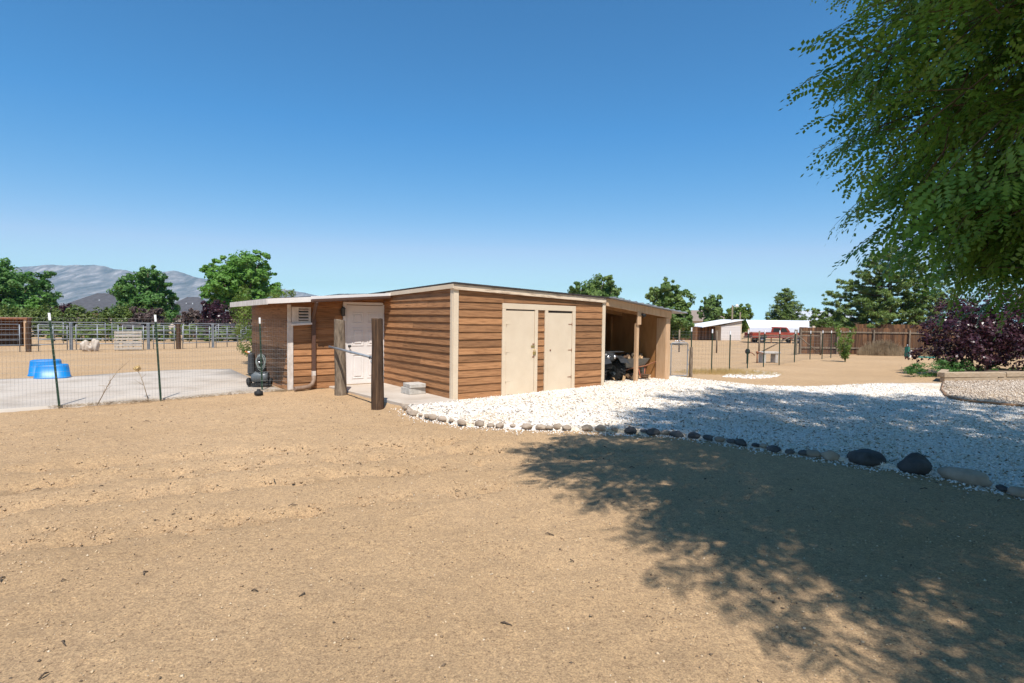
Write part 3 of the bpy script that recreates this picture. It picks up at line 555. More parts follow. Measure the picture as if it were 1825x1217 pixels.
ew = MB().box(6.80, 6.90, .031, 3.2, 0.02, lz(6.9) - .06).build('end_wall', M['wood_in'], shed)
MB().box(6.765, 6.799, -.02, .30, 0.05, lz(6.9) - .2).build('end_board', M['wood_raw'], shed, .003)
MB().box(4.34, 6.9, 3.2, 3.28, 0.02, 2.05).build('lean_to_back_wall', M['wood_in'], shed)
for (u, v) in ((5.2, 3.155), (6.05, 3.155)): MB().box(u, u + .09, v, 3.199, 0.02, 2.0).build('stud', M['wood_raw'], shed)
for v in (1.0, 2.0): MB().box(6.74, 6.799, v, v + .09, 0.02, lz(6.9) - .16).build('stud', M['wood_in'], shed)
sp = MB(); sp.lathe([(0.0, 0), (.03, 0), (.05, .08), (.052, .10), (0, .10)], 12, Matrix.Translation((5.73, -.04, 1.86)) @ Matrix.Rotation(R(115), 4, 'X')); sp.box(5.69, 5.74, -.07, -.03, 1.83, 1.88); sp.build('spotlight', M['black'], shed)

# ================================================================== THINGS IN AND AROUND THE SHED
# wheelbarrow with firewood
wbx = empty('wheelbarrow', LW(6.02, .62, .085), YAW, 'old grey wheelbarrow with red legs heaped with firewood in lean-to', 'wheelbarrow')
tray = MB(); b0 = [(-.38, -.22, .32), (.33, -.22, .32), (.33, .22, .32), (-.38, .22, .32)]; t0 = [(-.55, -.34, .58), (.46, -.34, .56), (.46, .34, .56), (-.55, .34, .58)]
tray.add(b0 + t0 + [(x * .97, y * .95, z + .012) for x, y, z in b0] + [(x * .98, y * .96, z) for x, y, z in t0], [(3, 2, 1, 0), (0, 1, 5, 4), (1, 2, 6, 5), (2, 3, 7, 6), (3, 0, 4, 7), (8, 9, 10, 11), (8, 12, 13, 9), (9, 13, 14, 10), (10, 14, 15, 11), (11, 15, 12, 8), (4, 5, 13, 12), (5, 6, 14, 13), (6, 7, 15, 14), (7, 4, 12, 15)])
tray.build('tray', noisy('worn grey tray', (.13, .12, .10), (.24, .22, .19), 5, rough=.6), wbx)
for s in (-1, 1):
    h = MB(); h.tube([(-.62, s * .06, .16), (-.2, s * .2, .29), (.35, s * .27, .35), (.78, s * .30, .46)], .018, 8); h.build('handle', M['rust'], wbx)
    l = MB(); l.tube([(.12, s * .22, .31), (.20, s * .25, .02), (.34, s * .25, .02), (.38, s * .24, .33)], .014, 6); l.build('leg', noisy('red paint worn', (.35, .07, .035), (.45, .16, .09), 8, rough=.6), wbx)
wh = MB().lathe([(.10, -.045), (.17, -.05), (.19, -.03), (.195, 0), (.19, .03), (.17, .05), (.10, .045)], 20, Matrix.Translation((-.55, 0, .2)) @ Matrix.Rotation(R(90), 4, 'X')).build('tyre', M['black'], wbx)
MB().lathe([(0, -.04), (.10, -.04), (.10, .04), (0, .04)], 16, Matrix.Translation((-.55, 0, .2)) @ Matrix.Rotation(R(90), 4, 'X')).build('rim', M['rust'], wh)
def log(name, p0, p1, r, label, group=None, split=True):
    p0, p1 = Vector(p0), Vector(p1); d = (p1 - p0).normalized(); x = d.orthogonal().normalized(); y = d.cross(x); n = 9; st_ = random.random() * 6; half = split
    ring = [(x * math.cos(t) + y * math.sin(t)) * r * random.uniform(.85, 1.1) for t in [st_ + (math.pi if half else 2 * math.pi * (n - 1) / n) * k / (n - 1) for k in range(n)]]
    o = empty(name, p0, 0, label, 'firewood', group)
    V_ = [q for q in ring] + [(p1 - p0) + q for q in ring]
    mbk = MB(); mbk.add(V_, [(k, k + 1, n + k + 1, n + k) for k in range(n - 1)]); mbk.build('bark', M['logbark'], o)
    me_ = MB(); me_.add(V_, [tuple(range(n)), tuple(range(2 * n - 1, n - 1, -1)), (0, n, 2 * n - 1, n - 1)]); me_.build('split_face', M['logend'], o)
    return o
for k in range(11):
    a = random.uniform(-.5, .5); u = 5.62 + .075 * k + random.uniform(-.03, .03); v = .62 + random.uniform(-.12, .12); z = .085 + .56 + random.uniform(-.02, .07)
    c_ = LW(u, v, z); dd = DU * math.cos(a + 1.2) + DV * math.sin(a + 1.2) + Vector((0, 0, random.uniform(-.35, .35))); log('firewood_log', c_ - dd * .19, c_ + dd * .19, random.uniform(.055, .085), 'split firewood log heaped in the grey wheelbarrow', 'firewood in the wheelbarrow')
for k in range(9):
    u = 5.35 + .13 * k + random.uniform(-.05, .05); v = .28 + random.uniform(-.08, .45); a = random.uniform(0, 3.1); c_ = LW(u, v, .085 + .075); dd = DU * math.cos(a) + DV * math.sin(a)
    log('firewood_log', c_ - dd * .17, c_ + dd * .17, random.uniform(.06, .085), 'split firewood log lying on the ground under the wheelbarrow', 'firewood on the lean-to floor')
c_ = LW(5.42, .55, .20); log('firewood_round', c_ - DV * .16, c_ + DV * .16, .115, 'uncut round log end beside the wheelbarrow wheel', None, False)
# wire mesh bin
bin_ = empty('wire_bin', LW(6.52, .95, .08), YAW, 'black wire mesh bin behind the wheelbarrow by the lean-to end wall', 'bin')
fr = MB()
for (x, y) in ((-.22, -.3), (.2, -.3), (.2, .3), (-.22, .3)): fr.box(x - .015, x + .015, y - .015, y + .015, 0, .55)
fr.box(-.235, .215, -.316, -.29, .551, .58); fr.box(-.235, .215, .29, .316, .551, .58); fr.box(-.236, -.206, -.289, .289, .551, .58); fr.box(.186, .216, -.289, .289, .551, .58); fr.build('frame', M['darkplastic'], bin_)
wm = MB()
for k in range(14): t = -.2 + .4 * k / 13; wm.tube([(t, -.305, .0), (t, -.305, .56)], .003, 4, False); wm.tube([(-.225, t * 1.4, 0), (-.225, t * 1.4, .56)], .003, 4, False)
for k in range(16): z = .02 + .035 * k; wm.tube([(-.22, -.305, z), (.2, -.305, z)], .003, 4, False); wm.tube([(-.225, -.3, z), (-.225, .3, z)], .003, 4, False)
wm.build('mesh', M['wire'], bin_)
MB().box(-.20, .18, -.28, .28, 0.01, .40).build('contents', noisy('dry bark chips', (.07, .06, .035), (.2, .16, .09), 25, rough=.95, bump=1.0, bscale=40), bin_)
# ATV
atv = empty('quad_bike', LW(4.98, 1.12, .085), YAW, 'dark quad bike with knobby tyres parked inside the open lean-to', 'quad bike')
def atv_wheel(x, y):
    Mw = Matrix.Translation((x, y, .27)) @ Matrix.Rotation(R(90), 4, 'Y')
    t = MB().lathe([(.14, -.11), (.22, -.125), (.26, -.10), (.265, 0), (.26, .10), (.22, .125), (.14, .11)], 24, Mw)
    for k in range(20):
        a = 2 * math.pi * k / 20
        for s in (-1, 1): t.box(.255, .285, -.02, .02, min(s * .012, s * .11), max(s * .012, s * .11), Mw @ Matrix.Rotation(a + s * .08, 4, 'Z') @ Matrix.Rotation(s * .35, 4, 'X'))
    w_ = t.build('tyre', M['black'], atv); MB().lathe([(0, -.06), (.13, -.08), (.14, -.11), (.14, .11), (.13, .08), (0, .06)], 16, Mw).build('rim', M['tankgrey'], w_)
for x in (-.36, .36):
    for y in (-.62, .62): atv_wheel(x, y)
bd = MB(); bd.box(-.16, .16, -.7, .7, .32, .52); bd.box(-.2, .2, -.35, .6, .5, .66); bd.tube([(-.3, -.62, .27), (.3, -.62, .27)], .03, 8); bd.tube([(-.3, .62, .27), (.3, .62, .27)], .03, 8); bd.build('chassis', M['black'], atv, .02)
for s in (-1, 1):
    for y0 in (-.62, .62):
        f_ = MB(); pr = [(y0 - .36, .50), (y0 - .28, .60), (y0 - .1, .68), (y0 + .12, .68), (y0 + .28, .60), (y0 + .34, .52)]
        f_.add([(s * .17, y, z) for y, z in pr] + [(s * .50, y, z - .03) for y, z in pr] + [(s * .50, y, z - .06) for y, z in pr], [(k, k + 1, 7 + k, 6 + k) for k in range(5)] + [(6 + k, 7 + k, 13 + k, 12 + k) for k in range(5)]); f_.build('fender', M['darkplastic'], atv)
hd = MB(); hd.box(-.2, .2, -.8, -.5, .52, .74); hd.build('nose', M['darkplastic'], atv, .05)
MB().tube([(-.36, -.25, .92), (-.12, -.4, .86), (.12, -.4, .86), (.36, -.25, .92)], .014, 8).tube([(0, -.42, .7), (0, -.38, .86)], .03, 8).build('handlebar', M['black'], atv)
st_ = MB(); st_.box(-.15, .15, -.15, .62, .67, .78); st_.build('seat', M['black'], atv, .04)
rk = MB()
for x in (-.3, -.1, .1, .3): rk.tube([(x, -.95, .78), (x, -.5, .78)], .01, 6); rk.tube([(x, .45, .80), (x, .95, .80)], .01, 6)
rk.tube([(-.32, -.95, .78), (.32, -.95, .78)], .01, 6).tube([(-.32, .95, .80), (.32, .95, .80)], .01, 6).build('rack', M['darkplastic'], atv)
for s in (-1, 1): MB().lathe([(0, 0), (.05, 0), (.055, .03), (0, .04)], 12, Matrix.Translation((s * .12, -.80, .64)) @ Matrix.Rotation(R(90), 4, 'X')).build('headlight', M['silver'], atv)
# two step blocks on the doorstep
def cinder(name, z, label, rz_, hollow, du, dv):
    o = empty(name, LW(du, dv, z), YAW + rz_, label, 'block')
    b_ = MB()
    if hollow:
        L, Wd, H_ = .40, .195, .14
        b_.box(-Wd, Wd, -L / 2, -L / 2 + .035, 0, H_); b_.box(-Wd, Wd, L / 2 - .035, L / 2, 0, H_)
        for x in (-Wd, -.018, Wd - .036): b_.box(x, x + .036, -L / 2 + .0355, L / 2 - .0355, .0, H_)
        b_.box(-Wd + .037, Wd - .037, -.1, .1, 0, .03)
    else: b_.box(-.185, .185, -.20, .20, 0, .085)
    b_.build('block_body', M['block'], o, .008); return o
cinder('cinder_block', .036, 'lower hollow concrete block standing on the doorstep slab', 0.05, True, -.30, 1.2)
cinder('cap_block', .178, 'solid concrete cap block lying on the lower block', -.08, False, -.29, 1.17)
# gate posts and pipe
def rough_post(name, loc, h, r0, label, m_, lean=(0, 0), square=False):
    o = empty(name, loc, 0, label, 'post'); n = 14; mbp = MB(); rings = 12; V_ = []
    for i in range(rings + 1):
        t = i / rings
        for k in range(n):
            a = 2 * math.pi * k / n; rr_ = r0 * (1 + .13 * mnoise.noise(Vector((math.cos(a) * 1.3, math.sin(a) * 1.3, t * 3 + loc[0])))) * (1.06 - .14 * t)
            if square: rr_ *= .9 / max(abs(math.cos(a + .4)), abs(math.sin(a + .4))) ** .7
            V_.append((rr_ * math.cos(a) + lean[0] * t, rr_ * math.sin(a) + lean[1] * t, -.1 + (h + .1) * t + (.04 * mnoise.noise(Vector((a, loc[0], 5))) if i == rings else 0)))
    mbp.add(V_, [(i * n + k, i * n + (k + 1) % n, (i + 1) * n + (k + 1) % n, (i + 1) * n + k) for i in range(rings) for k in range(n)], True); mbp.add([V_[rings * n + k] for k in range(n)], [tuple(range(n))])
    mbp.build('timber', m_, o); return o
rough_post('gate_post', (-3.73, 12.22, 0), 1.62, .125, 'grey knotty log post left of the white door', M['greywood'], (-.03, 0))
p2 = rough_post('gate_post', (-2.50, 10.46, 0), 1.66, .105, 'dark squared tie post in front of the doorstep', M['oldwood'], (-.01, 0), True)
MB().tube([(-.11, .0, .82), (-.15, .06, .86), (-.10, .08, .92)], .012, 6).build('bracket', M['galv'], p2)
pb = MB(); pb.tube([(-4.0, 12.28, 1.03), (-2.60, 10.50, .93)], .026, 10); pb.lathe([(.026, 0), (.033, .01), (.033, .05), (.026, .06)], 10, Matrix.Translation((-2.66, 10.57, .93)) @ Matrix.Rotation(R(90), 4, 'X'))
tag(pb.build('pipe_rail', M['galv']), 'grey steel pipe bar spanning between the two gate posts', 'bar')

# ================================================================== LEFT WIRE FENCE AND PEN
def t_post(parent, x, y, h, lean=(0, 0), name='post'):
    z0 = gz(y); p = MB(); T = Matrix.Translation((x, y, z0)) @ Matrix(((1, 0, lean[0] / h, 0), (0, 1, lean[1] / h, 0), (0, 0, 1, 0), (0, 0, 0, 1))) @ Matrix.Rotation(.3, 4, 'Z')
    p.box(-.018, .018, -.004, .004, -.1, h - .135, T); p.box(-.004, .004, .0042, .034, -.1, h - .135, T)
    for k in range(int(h / .055) - 3): p.box(-.006, .006, -.011, -.0042, .08 + k * .055, .10 + k * .055, T)
    o = p.build(name, M['tpost'], parent); q = MB(); q.box(-.019, .019, -.005, .005, h - .134, h, T); q.box(-.005, .005, .0052, .035, h - .134, h, T); q.build('white_tip', M['tag'], o); return o
def wire_run(parent, pts, h, nh, dv_, rad, sag=0.0, name='wire_mesh', ztop_first=None):
    V_ = []; F_ = []
    def wire(a, b):
        a, b = np.array(a), np.array(b); d = b - a; d = d / np.linalg.norm(d); x = np.cross(d, (0.3, 0.8, 0.52)); x /= np.linalg.norm(x); y = np.cross(d, x); s0 = len(V_)
        for e in (a, b):
            for k in range(3): t = 2 * math.pi * k / 3; V_.append(e + rad * (x * math.cos(t) + y * math.sin(t)))
        for k in range(3): F_.append((s0 + k, s0 + (k + 1) % 3, s0 + 3 + (k + 1) % 3, s0 + 3 + k))
    for (x0, y0), (x1, y1) in zip(pts[:-1], pts[1:]):
        L = math.hypot(x1 - x0, y1 - y0); n = max(1, int(L / dv_))
        for k in range(n): t = k / n; x, y = x0 + (x1 - x0) * t, y0 + (y1 - y0) * t; wire((x, y, gz(y) + .02), (x, y, gz(y) + h))
        for zz in nh: wire((x0, y0, gz(y0) + zz), (x1, y1, gz(y1) + zz))
    return link(name, np_mesh(name, V_, F_), M['wire'], parent)
lf = empty('wire_fence', LW(-4.84, 3.16), 0, 'welded wire fence on green steel posts in front of the concrete pad', 'fence')
def par_world(o, p): o.parent = p; o.matrix_parent_inverse = Matrix.Translation(-p.location)
for (x, y, h, ln) in ((-8.19, 10.11, 1.69, (-.15, 0)), (-6.92, 11.02, 1.68, (-.09, 0)), (-5.62, 12.60, 1.645, (-.05, 0)), (-11.2, 8.0, 1.68, (-.1, 0))):
    par_world(t_post(None, x, y, h, ln), lf)
LPTS = [(-14.2, 5.9), (-11.2, 7.98), (-8.23, 10.10), (-6.95, 11.0), (-5.65, 12.57), tuple(LW(-2.38, 3.34).xy)]
par_world(wire_run(None, LPTS, 1.60, [.03 + .1 * k for k in range(16)] + [1.60], .051, .0013), lf)
# air compressor
cp_ = empty('air_compressor', (-5.95, 13.2, .012), .15, 'upright grey and black air compressor with coiled hose beside the shed wall', 'compressor')
MB().lathe([(0, 0), (.07, .005), (.115, .03), (.135, .08), (.135, .32), (.115, .37), (.07, .395), (0, .40)], 24, Matrix.Translation((-.18, 0, .23)) @ Matrix.Rotation(R(90), 4, 'Y')).build('tank', M['tankgrey'], cp_)
for s in (-1, 1):
    w_ = MB().lathe([(.03, -.035), (.09, -.04), (.105, -.02), (.105, .02), (.09, .04), (.03, .035)], 18, Matrix.Translation((s * .235, .02, .105)) @ Matrix.Rotation(R(90 + s * 12), 4, 'Y')).build('wheel', M['black'], cp_)
    MB().lathe([(0, -.025), (.03, -.03), (.03, .03), (0, .025)], 12, Matrix.Translation((s * .235, .02, .105)) @ Matrix.Rotation(R(90 + s * 12), 4, 'Y')).build('hub', M['silver'], w_)
MB().box(-.17, .20, -.10, .10, .03, .085).build('skid', M['black'], cp_, .01)
MB().hexa([(-.25, -.10, .30), (-.09, -.10, .30), (-.09, .10, .30), (-.25, .10, .30), (-.24, -.09, .80), (-.12, -.09, .80), (-.12, .09, .80), (-.24, .09, .80)]).build('shroud', M['darkplastic'], cp_, .03)
mo = MB(); mo.lathe([(0, 0), (.075, 0), (.085, .02), (.085, .17), (.05, .2), (0, .2)], 16, Matrix.Translation((-.06, .0, .56)) @ Matrix.Rotation(R(90), 4, 'Y')); mo.build('motor', M['black'], cp_)
mo = MB()
for k in range(6): mo.box(-.03 + k * .025, -.018 + k * .025, -.07, .07, .64, .76)
mo.box(-.04, .13, -.05, .05, .64, .74).build('cylinder_fins', M['tankgrey'], cp_)
MB().box(-.06, .14, -.08, .08, .36, .48).build('belt_housing', M['black'], cp_, .01)
MB().lathe([(0, 0), (.03, 0), (.03, .05), (0, .05)], 12, Matrix.Translation((.03, -.10, .58)) @ Matrix.Rotation(R(90), 4, 'X')).build('gauge', M['silver'], cp_)
MB().tube([(-.20, .07, .78), (-.27, .07, .82), (-.30, .05, .83), (-.30, -.05, .83), (-.27, -.07, .82), (-.20, -.07, .78)], .013, 8).build('handle', noisy('orange grip', (.35, .10, .02), (.45, .15, .03), 5, rough=.5), cp_)
MB().box(-.255, -.20, -.05, .05, .80, .835).build('handle_cap', M['tag'], cp_, .006)
ho = MB(); rh = random.Random(5)
for k in range(5):
    ra, rb, cz_ = .085 + rh.uniform(-.012, .02), .15 + rh.uniform(-.02, .03), .60 + rh.uniform(-.03, .02); ho.tube([(.07 + ra * math.cos(t) + .01 * math.sin(3 * t + k), -.13 - .012 * k, cz_ + rb * math.sin(t)) for t in [2 * math.pi * j / 24 for j in range(25)]], .0055, 5, False)
ho.build('hose', mat('grey hose', (.30, .34, .32), .5), cp_)
cpn = MB(); cpn.lathe([(0, 0), (.085, 0), (.09, .02), (.085, .07), (.04, .085), (.035, .12), (0, .12)], 14); o = cpn.build('rubber_cap', M['black']); o.location = (-5.42, 11.98, -.005); tag(o, 'small black rubber cap lying on dirt below the compressor', 'cap')
# two blue tubs upside down
def tub(loc, rz_, label, L=.62, W_=.42, H_=.48):
    o = empty('feed_tub', loc, rz_, label, 'tub'); n = 28; b_ = MB(); V_ = []
    def ring(sx, sy, z):
        out = []
        for k in range(n):
            t = 2 * math.pi * k / n; c, s = math.cos(t), math.sin(t); e = 2 / 3.6; out.append((sx * abs(c) ** e * (1 if c > 0 else -1), sy * abs(s) ** e * (1 if s > 0 else -1), z))
        return out
    rings = [ring(L * 1.0, W_ * 1.0, 0), ring(L * 1.0, W_ * 1.0, .03), ring(L * .96, W_ * .95, .035), ring(L * .86, W_ * .85, H_ * .93), ring(L * .83, W_ * .82, H_ * .985), ring(L * .76, W_ * .74, H_)]
    for r_ in rings: V_ += r_
    b_.add(V_, [(i * n + k, i * n + (k + 1) % n, (i + 1) * n + (k + 1) % n, (i + 1) * n + k) for i in range(len(rings) - 1) for k in range(n)], True); b_.add(rings[-1], [tuple(range(n))])
    b_.build('tub_shell', M['bluetub'], o); return o
tub((-12.0, 14.62, .0), .5, 'smaller blue plastic tub upside down at the pad edge', .375, .30, .34)
tub((-12.78, 15.35, -.02), .5, 'taller blue plastic tub upside down behind the smaller one', .375, .32, .42)

# ---- pipe corral along the far side of the pen
CL = [(-26.0, 22.9), (-22.54, 26.15), (-22.07, 28.06), (-19.21, 29.58), (-18.21, 30.59), (-17.42, 32.68), (-16.4, 36.6)]
def pipe_panel(fence, a, b, h, nr, r=.021):
    a, b = Vector(a), Vector(b); L = (b - a).length; ang = math.atan2(b.y - a.y, b.x - a.x); dz = gz(b.y) - gz(a.y)
    o = MB().tube([(.5 * L, .0, .02 + dz * .5), (.5 * L, .0, h + dz * .5)], r * 1.05, 6).build('panel', M['galv']); o.location = (a.x, a.y, gz(a.y)); o.rotation_euler = (0, 0, ang); par_world(o, fence)
    for k in range(nr):
        z = .32 + (h - .32) * k / (nr - 1); MB().tube([(0.04, 0, z), (L - .04, 0, z + dz)], r, 6).build('rail', M['galv'], o)
    for t in (.04, L - .04): MB().tube([(t, .0, .02 + dz * t / L), (t, .0, h + dz * t / L)], r * 1.05, 6).build('upright', M['galv'], o)
c1 = empty('corral_fence', (-22.1, 28.0, gz(28)), 0, 'galvanised pipe rail corral along the far side of the pen', 'fence')
for a, b in [((-27.5, 21.5), (-22.7, 25.9)), ((-22.35, 26.4), (-22.1, 27.9)), ((-21.9, 28.1), (-20.15, 28.75)), ((-20.05, 28.8), (-19.35, 29.5)), ((-19.05, 29.7), (-18.3, 30.45)), ((-18.1, 30.75), (-17.5, 32.5)), ((-17.35, 32.8), (-16.9, 34.6)), ((-16.85, 34.8), (-16.2, 37.5))]:
    pipe_panel(c1, a, b, 1.28, 5)
c2 = empty('corral_fence', (-26.4, 36.7, gz(36.7)), 0, 'second pipe rail fence of the farther pen, behind the first rails', 'fence')
for a, b in [((-34, 31), (-30.2, 33.8)), ((-30, 34), (-26.5, 36.6)), ((-26.3, 36.8), (-22.8, 39)), ((-22.6, 39.2), (-19.4, 41))]:
    pipe_panel(c2, a, b, 1.35, 5)
for (x, y, nm) in ((-22.54, 26.12, 'brown wooden corral post between the blue tubs and the shelter'), (-18.21, 30.6, 'brown wooden corral post near the leaning pallet')):
    o = rough_post('corral_post', (x, y, gz(y)), 1.36, .10, nm, M['oldwood'], (0, 0), True)
for (x, y) in ((-22.05, 28.03), (-19.2, 29.6), (-17.42, 32.66)):
    o = empty('steel_post', (x, y, gz(y)), 0, 'galvanised steel corral post joining two panels', 'post', 'steel corral posts'); MB().box(-.06, -.015, -.04, .04, 0, 1.36).box(.015, .06, -.04, .04, 0, 1.36).box(-.06, .06, -.045, .045, 1.361, 1.385).build('tube_pair', M['galv'], o)
# pallet leaning on the rails
pal = empty('pallet', (-19.42, 28.35, gz(28.3) + .0), R(32), 'grey wooden pallet leaning against the corral rails', 'pallet')
TL = Matrix.Rotation(R(-14), 4, 'X')
for k in range(6): MB().box(-.58, .58, -.05, -.03, .05 + k * .165, .05 + k * .165 + .11, TL).build('slat', noisy('pallet wood', (.30, .25, .20), (.46, .40, .33), 3, (1, 6, 6), .9), pal) if k == 0 else MB().box(-.58, .58, -.05, -.03, .05 + k * .165, .05 + k * .165 + .11, TL).build('slat', bpy.data.materials['pallet wood'], pal)
for x in (-.56, -.02, .52): MB().box(x, x + .04, -.0295, .05, .02, 1.0, TL).build('stringer', bpy.data.materials['pallet wood'], pal)
# crumpled white feed sacks
sk_ = empty('feed_sack', (-20.55, 27.25, gz(27.3)), .4, 'crumpled whitish feed sack heap on the dirt by the corral rails', 'sack')
def lump(name, c, rad, m_, parent, amp=.28, sub=3, seed=0):
    bm = bmesh.new(); bmesh.ops.create_icosphere(bm, subdivisions=sub, radius=1)
    for v in bm.verts:
        n_ = mnoise.noise(v.co * 1.7 + Vector((seed, seed * 2.1, 0))) + .5 * mnoise.noise(v.co * 4.1 + Vector((0, seed, 0))); v.co = Vector((v.co.x * rad[0], v.co.y * rad[1], v.co.z * rad[2])) * (1 + amp * n_) + Vector(c)
    me = bpy.data.meshes.new(name); bm.to_mesh(me); bm.free(); me.polygons.foreach_set('use_smooth', [True] * len(me.polygons)); return link(name, me, m_, parent)
msack = noisy('sack cloth', (.33, .25, .18), (.62, .55, .47), 3, rough=.8, bump=.3)
lump('sack', (-.16, 0, .26), (.20, .17, .30), msack, sk_, .45, 3, 1); lump('sack', (.22, .02, .30), (.17, .15, .34), msack, sk_, .45, 3, 4); lump('sack', (.02, -.05, .18), (.2, .16, .2), msack, sk_, .4, 3, 9)
# run-in shelter at the far left
sl = empty('pen_shelter', (-28.4, 30.5, gz(30.5)), R(35), 'dark brown open run-in shelter with pale front post in the pen', 'shelter')
MB().box(-2.4, 1.55, -.1, 2.4, 1.50, 1.6).build('roof', M['rust'], sl); MB().box(-2.4, 1.5, 2.2, 2.3, 0, 1.499).build('back_wall', M['fencewood'], sl); MB().box(1.42, 1.5, .25, 2.19, 0, 1.499).build('side_wall', M['fencewood'], sl)
for x in (-2.2, -.3, 1.4): MB().box(x, x + .11, -.05, .06, 0, 1.499).build('post', M['wood_raw'] if x > 1 else M['oldwood'], sl)

# ================================================================== RIGHT FENCE LINE
rf_ = empty('field_fence', (5.88, 18.33, gz(18.3)), 0, 'long wire fence on white tipped green posts running past the shrub', 'fence')
RP = [(5.88, 18.33, 1.55), (6.75, 18.89, 1.5), (7.67, 19.7, 1.45), (9.1, 21.6, 1.48), (10.12, 22.5, 1.48), (11.31, 23.67, 1.47), (13.09, 25.93, 1.46), (15.21, 28.56, 1.46), (16.06, 28.99, 1.48), (17.33, 30.42, 1.48), (19.03, 32.49, 1.5), (20.8, 34.6, 1.5), (22.2, 36.0, 1.5)]
for (x, y, h) in RP: par_world(t_post(None, x, y, h, (random.uniform(-.03, .03), 0)), rf_)
par_world(wire_run(None, [(p[0], p[1]) for p in RP], 1.25, [.05, .2, .35, .5, .65, .8, .95, 1.1, 1.25], .15, .0016), rf_)
# second run at the back with thin posts, and the braced wooden corner
bf = empty('back_pen_fence', (15.5, 33.0, gz(33)), 0, 'braced wooden corner with wire fence in front of the carport', 'fence')
cx, cy = 16.9, 33.4
o = rough_post('x', (cx, cy, gz(cy)), 1.5, .09, None, M['greywood']); o.name = 'corner_post_base'; ch = o.children[0]; ch.parent = None; ch.location = o.location; ch.name = 'corner_post'; bpy.data.objects.remove(o); par_world(ch, bf)
for (x, y) in ((14.9, 33.8), (18.5, 33.6), (12.6, 34.5), (10.5, 35.2)):
    q = MB(); q.tube([(x, y, gz(y)), (x, y, gz(y) + 1.4)], .05, 8); par_world(q.build('fence_post', M['greywood']), bf)
for (x1, y1) in ((15.0, 33.78), (18.4, 33.6)):
    q = MB(); q.tube([(cx, cy, gz(cy) + 1.25), (x1, y1, gz(y1) + .12)], .035, 6); par_world(q.build('brace', M['greywood']), bf)
    q = MB(); q.tube([(cx, cy, gz(cy) + 1.15), (x1, y1, gz(y1) + 1.15)], .03, 6); par_world(q.build('brace_rail', M['greywood']), bf)
par_world(wire_run(None, [(8.8, 35.8), (10.5, 35.2), (12.6, 34.5), (14.9, 33.8), (cx, cy), (18.5, 33.6)], 1.3, [.1, .3, .5, .7, .9, 1.1, 1.3], .2, .002), bf)
# small chain link gate and its post
cg = empty('chain_link_gate', (4.93, 17.34, gz(17.3) + .02), math.atan2(.14, .57), 'small galvanised chain link gate beside the lean-to', 'gate')
fr = MB(); fr.tube([(0, 0, .05), (0, 0, 1.0), (.03, 0, 1.04), (.54, 0, 1.04), (.57, 0, 1.0), (.57, 0, .05), (.54, 0, .02), (.03, 0, .02), (0, 0, .05)], .017, 8, False); fr.build('gate_frame', M['galv'], cg)
V_ = []; F_ = []
for s in (-1, 1):
    for k in range(-18, 30):
        x0 = k * .05; pts = []
        for (xa, za) in ((x0, 0.03), (x0 + s * 1.0, 1.03)): pts.append((xa, za))
        (xa, za), (xb, zb) = pts; lo, hi = 0.01, .56
        t0, t1 = 0.0, 1.0
        if abs(xb - xa) > 1e-6:
            ta, tb = (lo - xa) / (xb - xa), (hi - xa) / (xb - xa); t0, t1 = max(0, min(ta, tb)), min(1, max(ta, tb))
        if t1 <= t0: continue
        A = np.array((xa + (xb - xa) * t0, .004 * s, za + (zb - za) * t0)); B = np.array((xa + (xb - xa) * t1, .004 * s, za + (zb - za) * t1)); n0 = len(V_)
        for e in (A, B):
            for q in ((.0022, 0, 0), (-.0011, .0019, 0), (-.0011, -.0019, 0)): V_.append(e + np.array(q))
        for q in range(3): F_.append((n0 + q, n0 + (q + 1) % 3, n0 + 3 + (q + 1) % 3, n0 + 3 + q))
link('chain_link', np_mesh('chain_link', V_, F_), mat('zinc wire', (.5, .5, .5), .4, .5), cg)
for z in (.35, .8): MB().box(.572, .60, -.02, .02, z, z + .05).build('hinge', M['galv'], cg)
fl = MB()
for k in range(9): fl.tube([(.12 + .04 * k, 0, 1.04), (.13 + .04 * k + random.uniform(-.02, .02), .0, 1.11 + random.uniform(-.03, .03))], .006, 5)
fl.tube([(.1, 0, 1.09), (.25, .01, 1.13), (.45, 0, 1.09)], .008, 5).build('latch_chain', M['silver'], cg)
rough_post('gate_hinge_post', (5.60, 17.50, gz(17.5)), .92, .055, 'short grey wooden post holding the chain link gate', M['greywood'])
# scrap: low concrete bench with rusty hand pump bits
sc = empty('concrete_bench', (11.6, 25.35, gz(25.3)), .25, 'low pale concrete bench behind the wire fence', 'bench')
MB().box(-.5, .5, -.2, .2, .42, .50).build('seat', M['block'], sc, .01)
for x in (-.38, .26): MB().box(x, x + .14, -.17, .17, 0, .419).build('leg', M['block'], sc, .01)
for k, (x, y, lab) in enumerate(((10.35, 24.6, 'rusty hand pump standing left of the bench, dark head'), (10.95, 25.0, 'rusty iron pipe stub with elbow just beside the bench'))):
    o = empty('hand_pump' if k == 0 else 'pipe_stub', (x, y, gz(y)), 0, lab, 'pump' if k == 0 else 'pipe')
    MB().tube([(0, 0, 0), (0, 0, .42)], .045 if k == 0 else .03, 8).build('barrel', M['black'] if k == 0 else M['rust'], o)
    MB().lathe([(.05, .42), (.10, .46), (.11, .56), (.06, .64), (0, .66)] if k == 0 else [(.03, .42), (.06, .44), (.06, .52), (0, .54)], 10).build('head', M['black'] if k == 0 else M['rust'], o)
    MB().tube([(0, 0, .5), (.22, 0, .46), (.32, 0, .36)], .02, 6).build('spout', M['rust'], o)

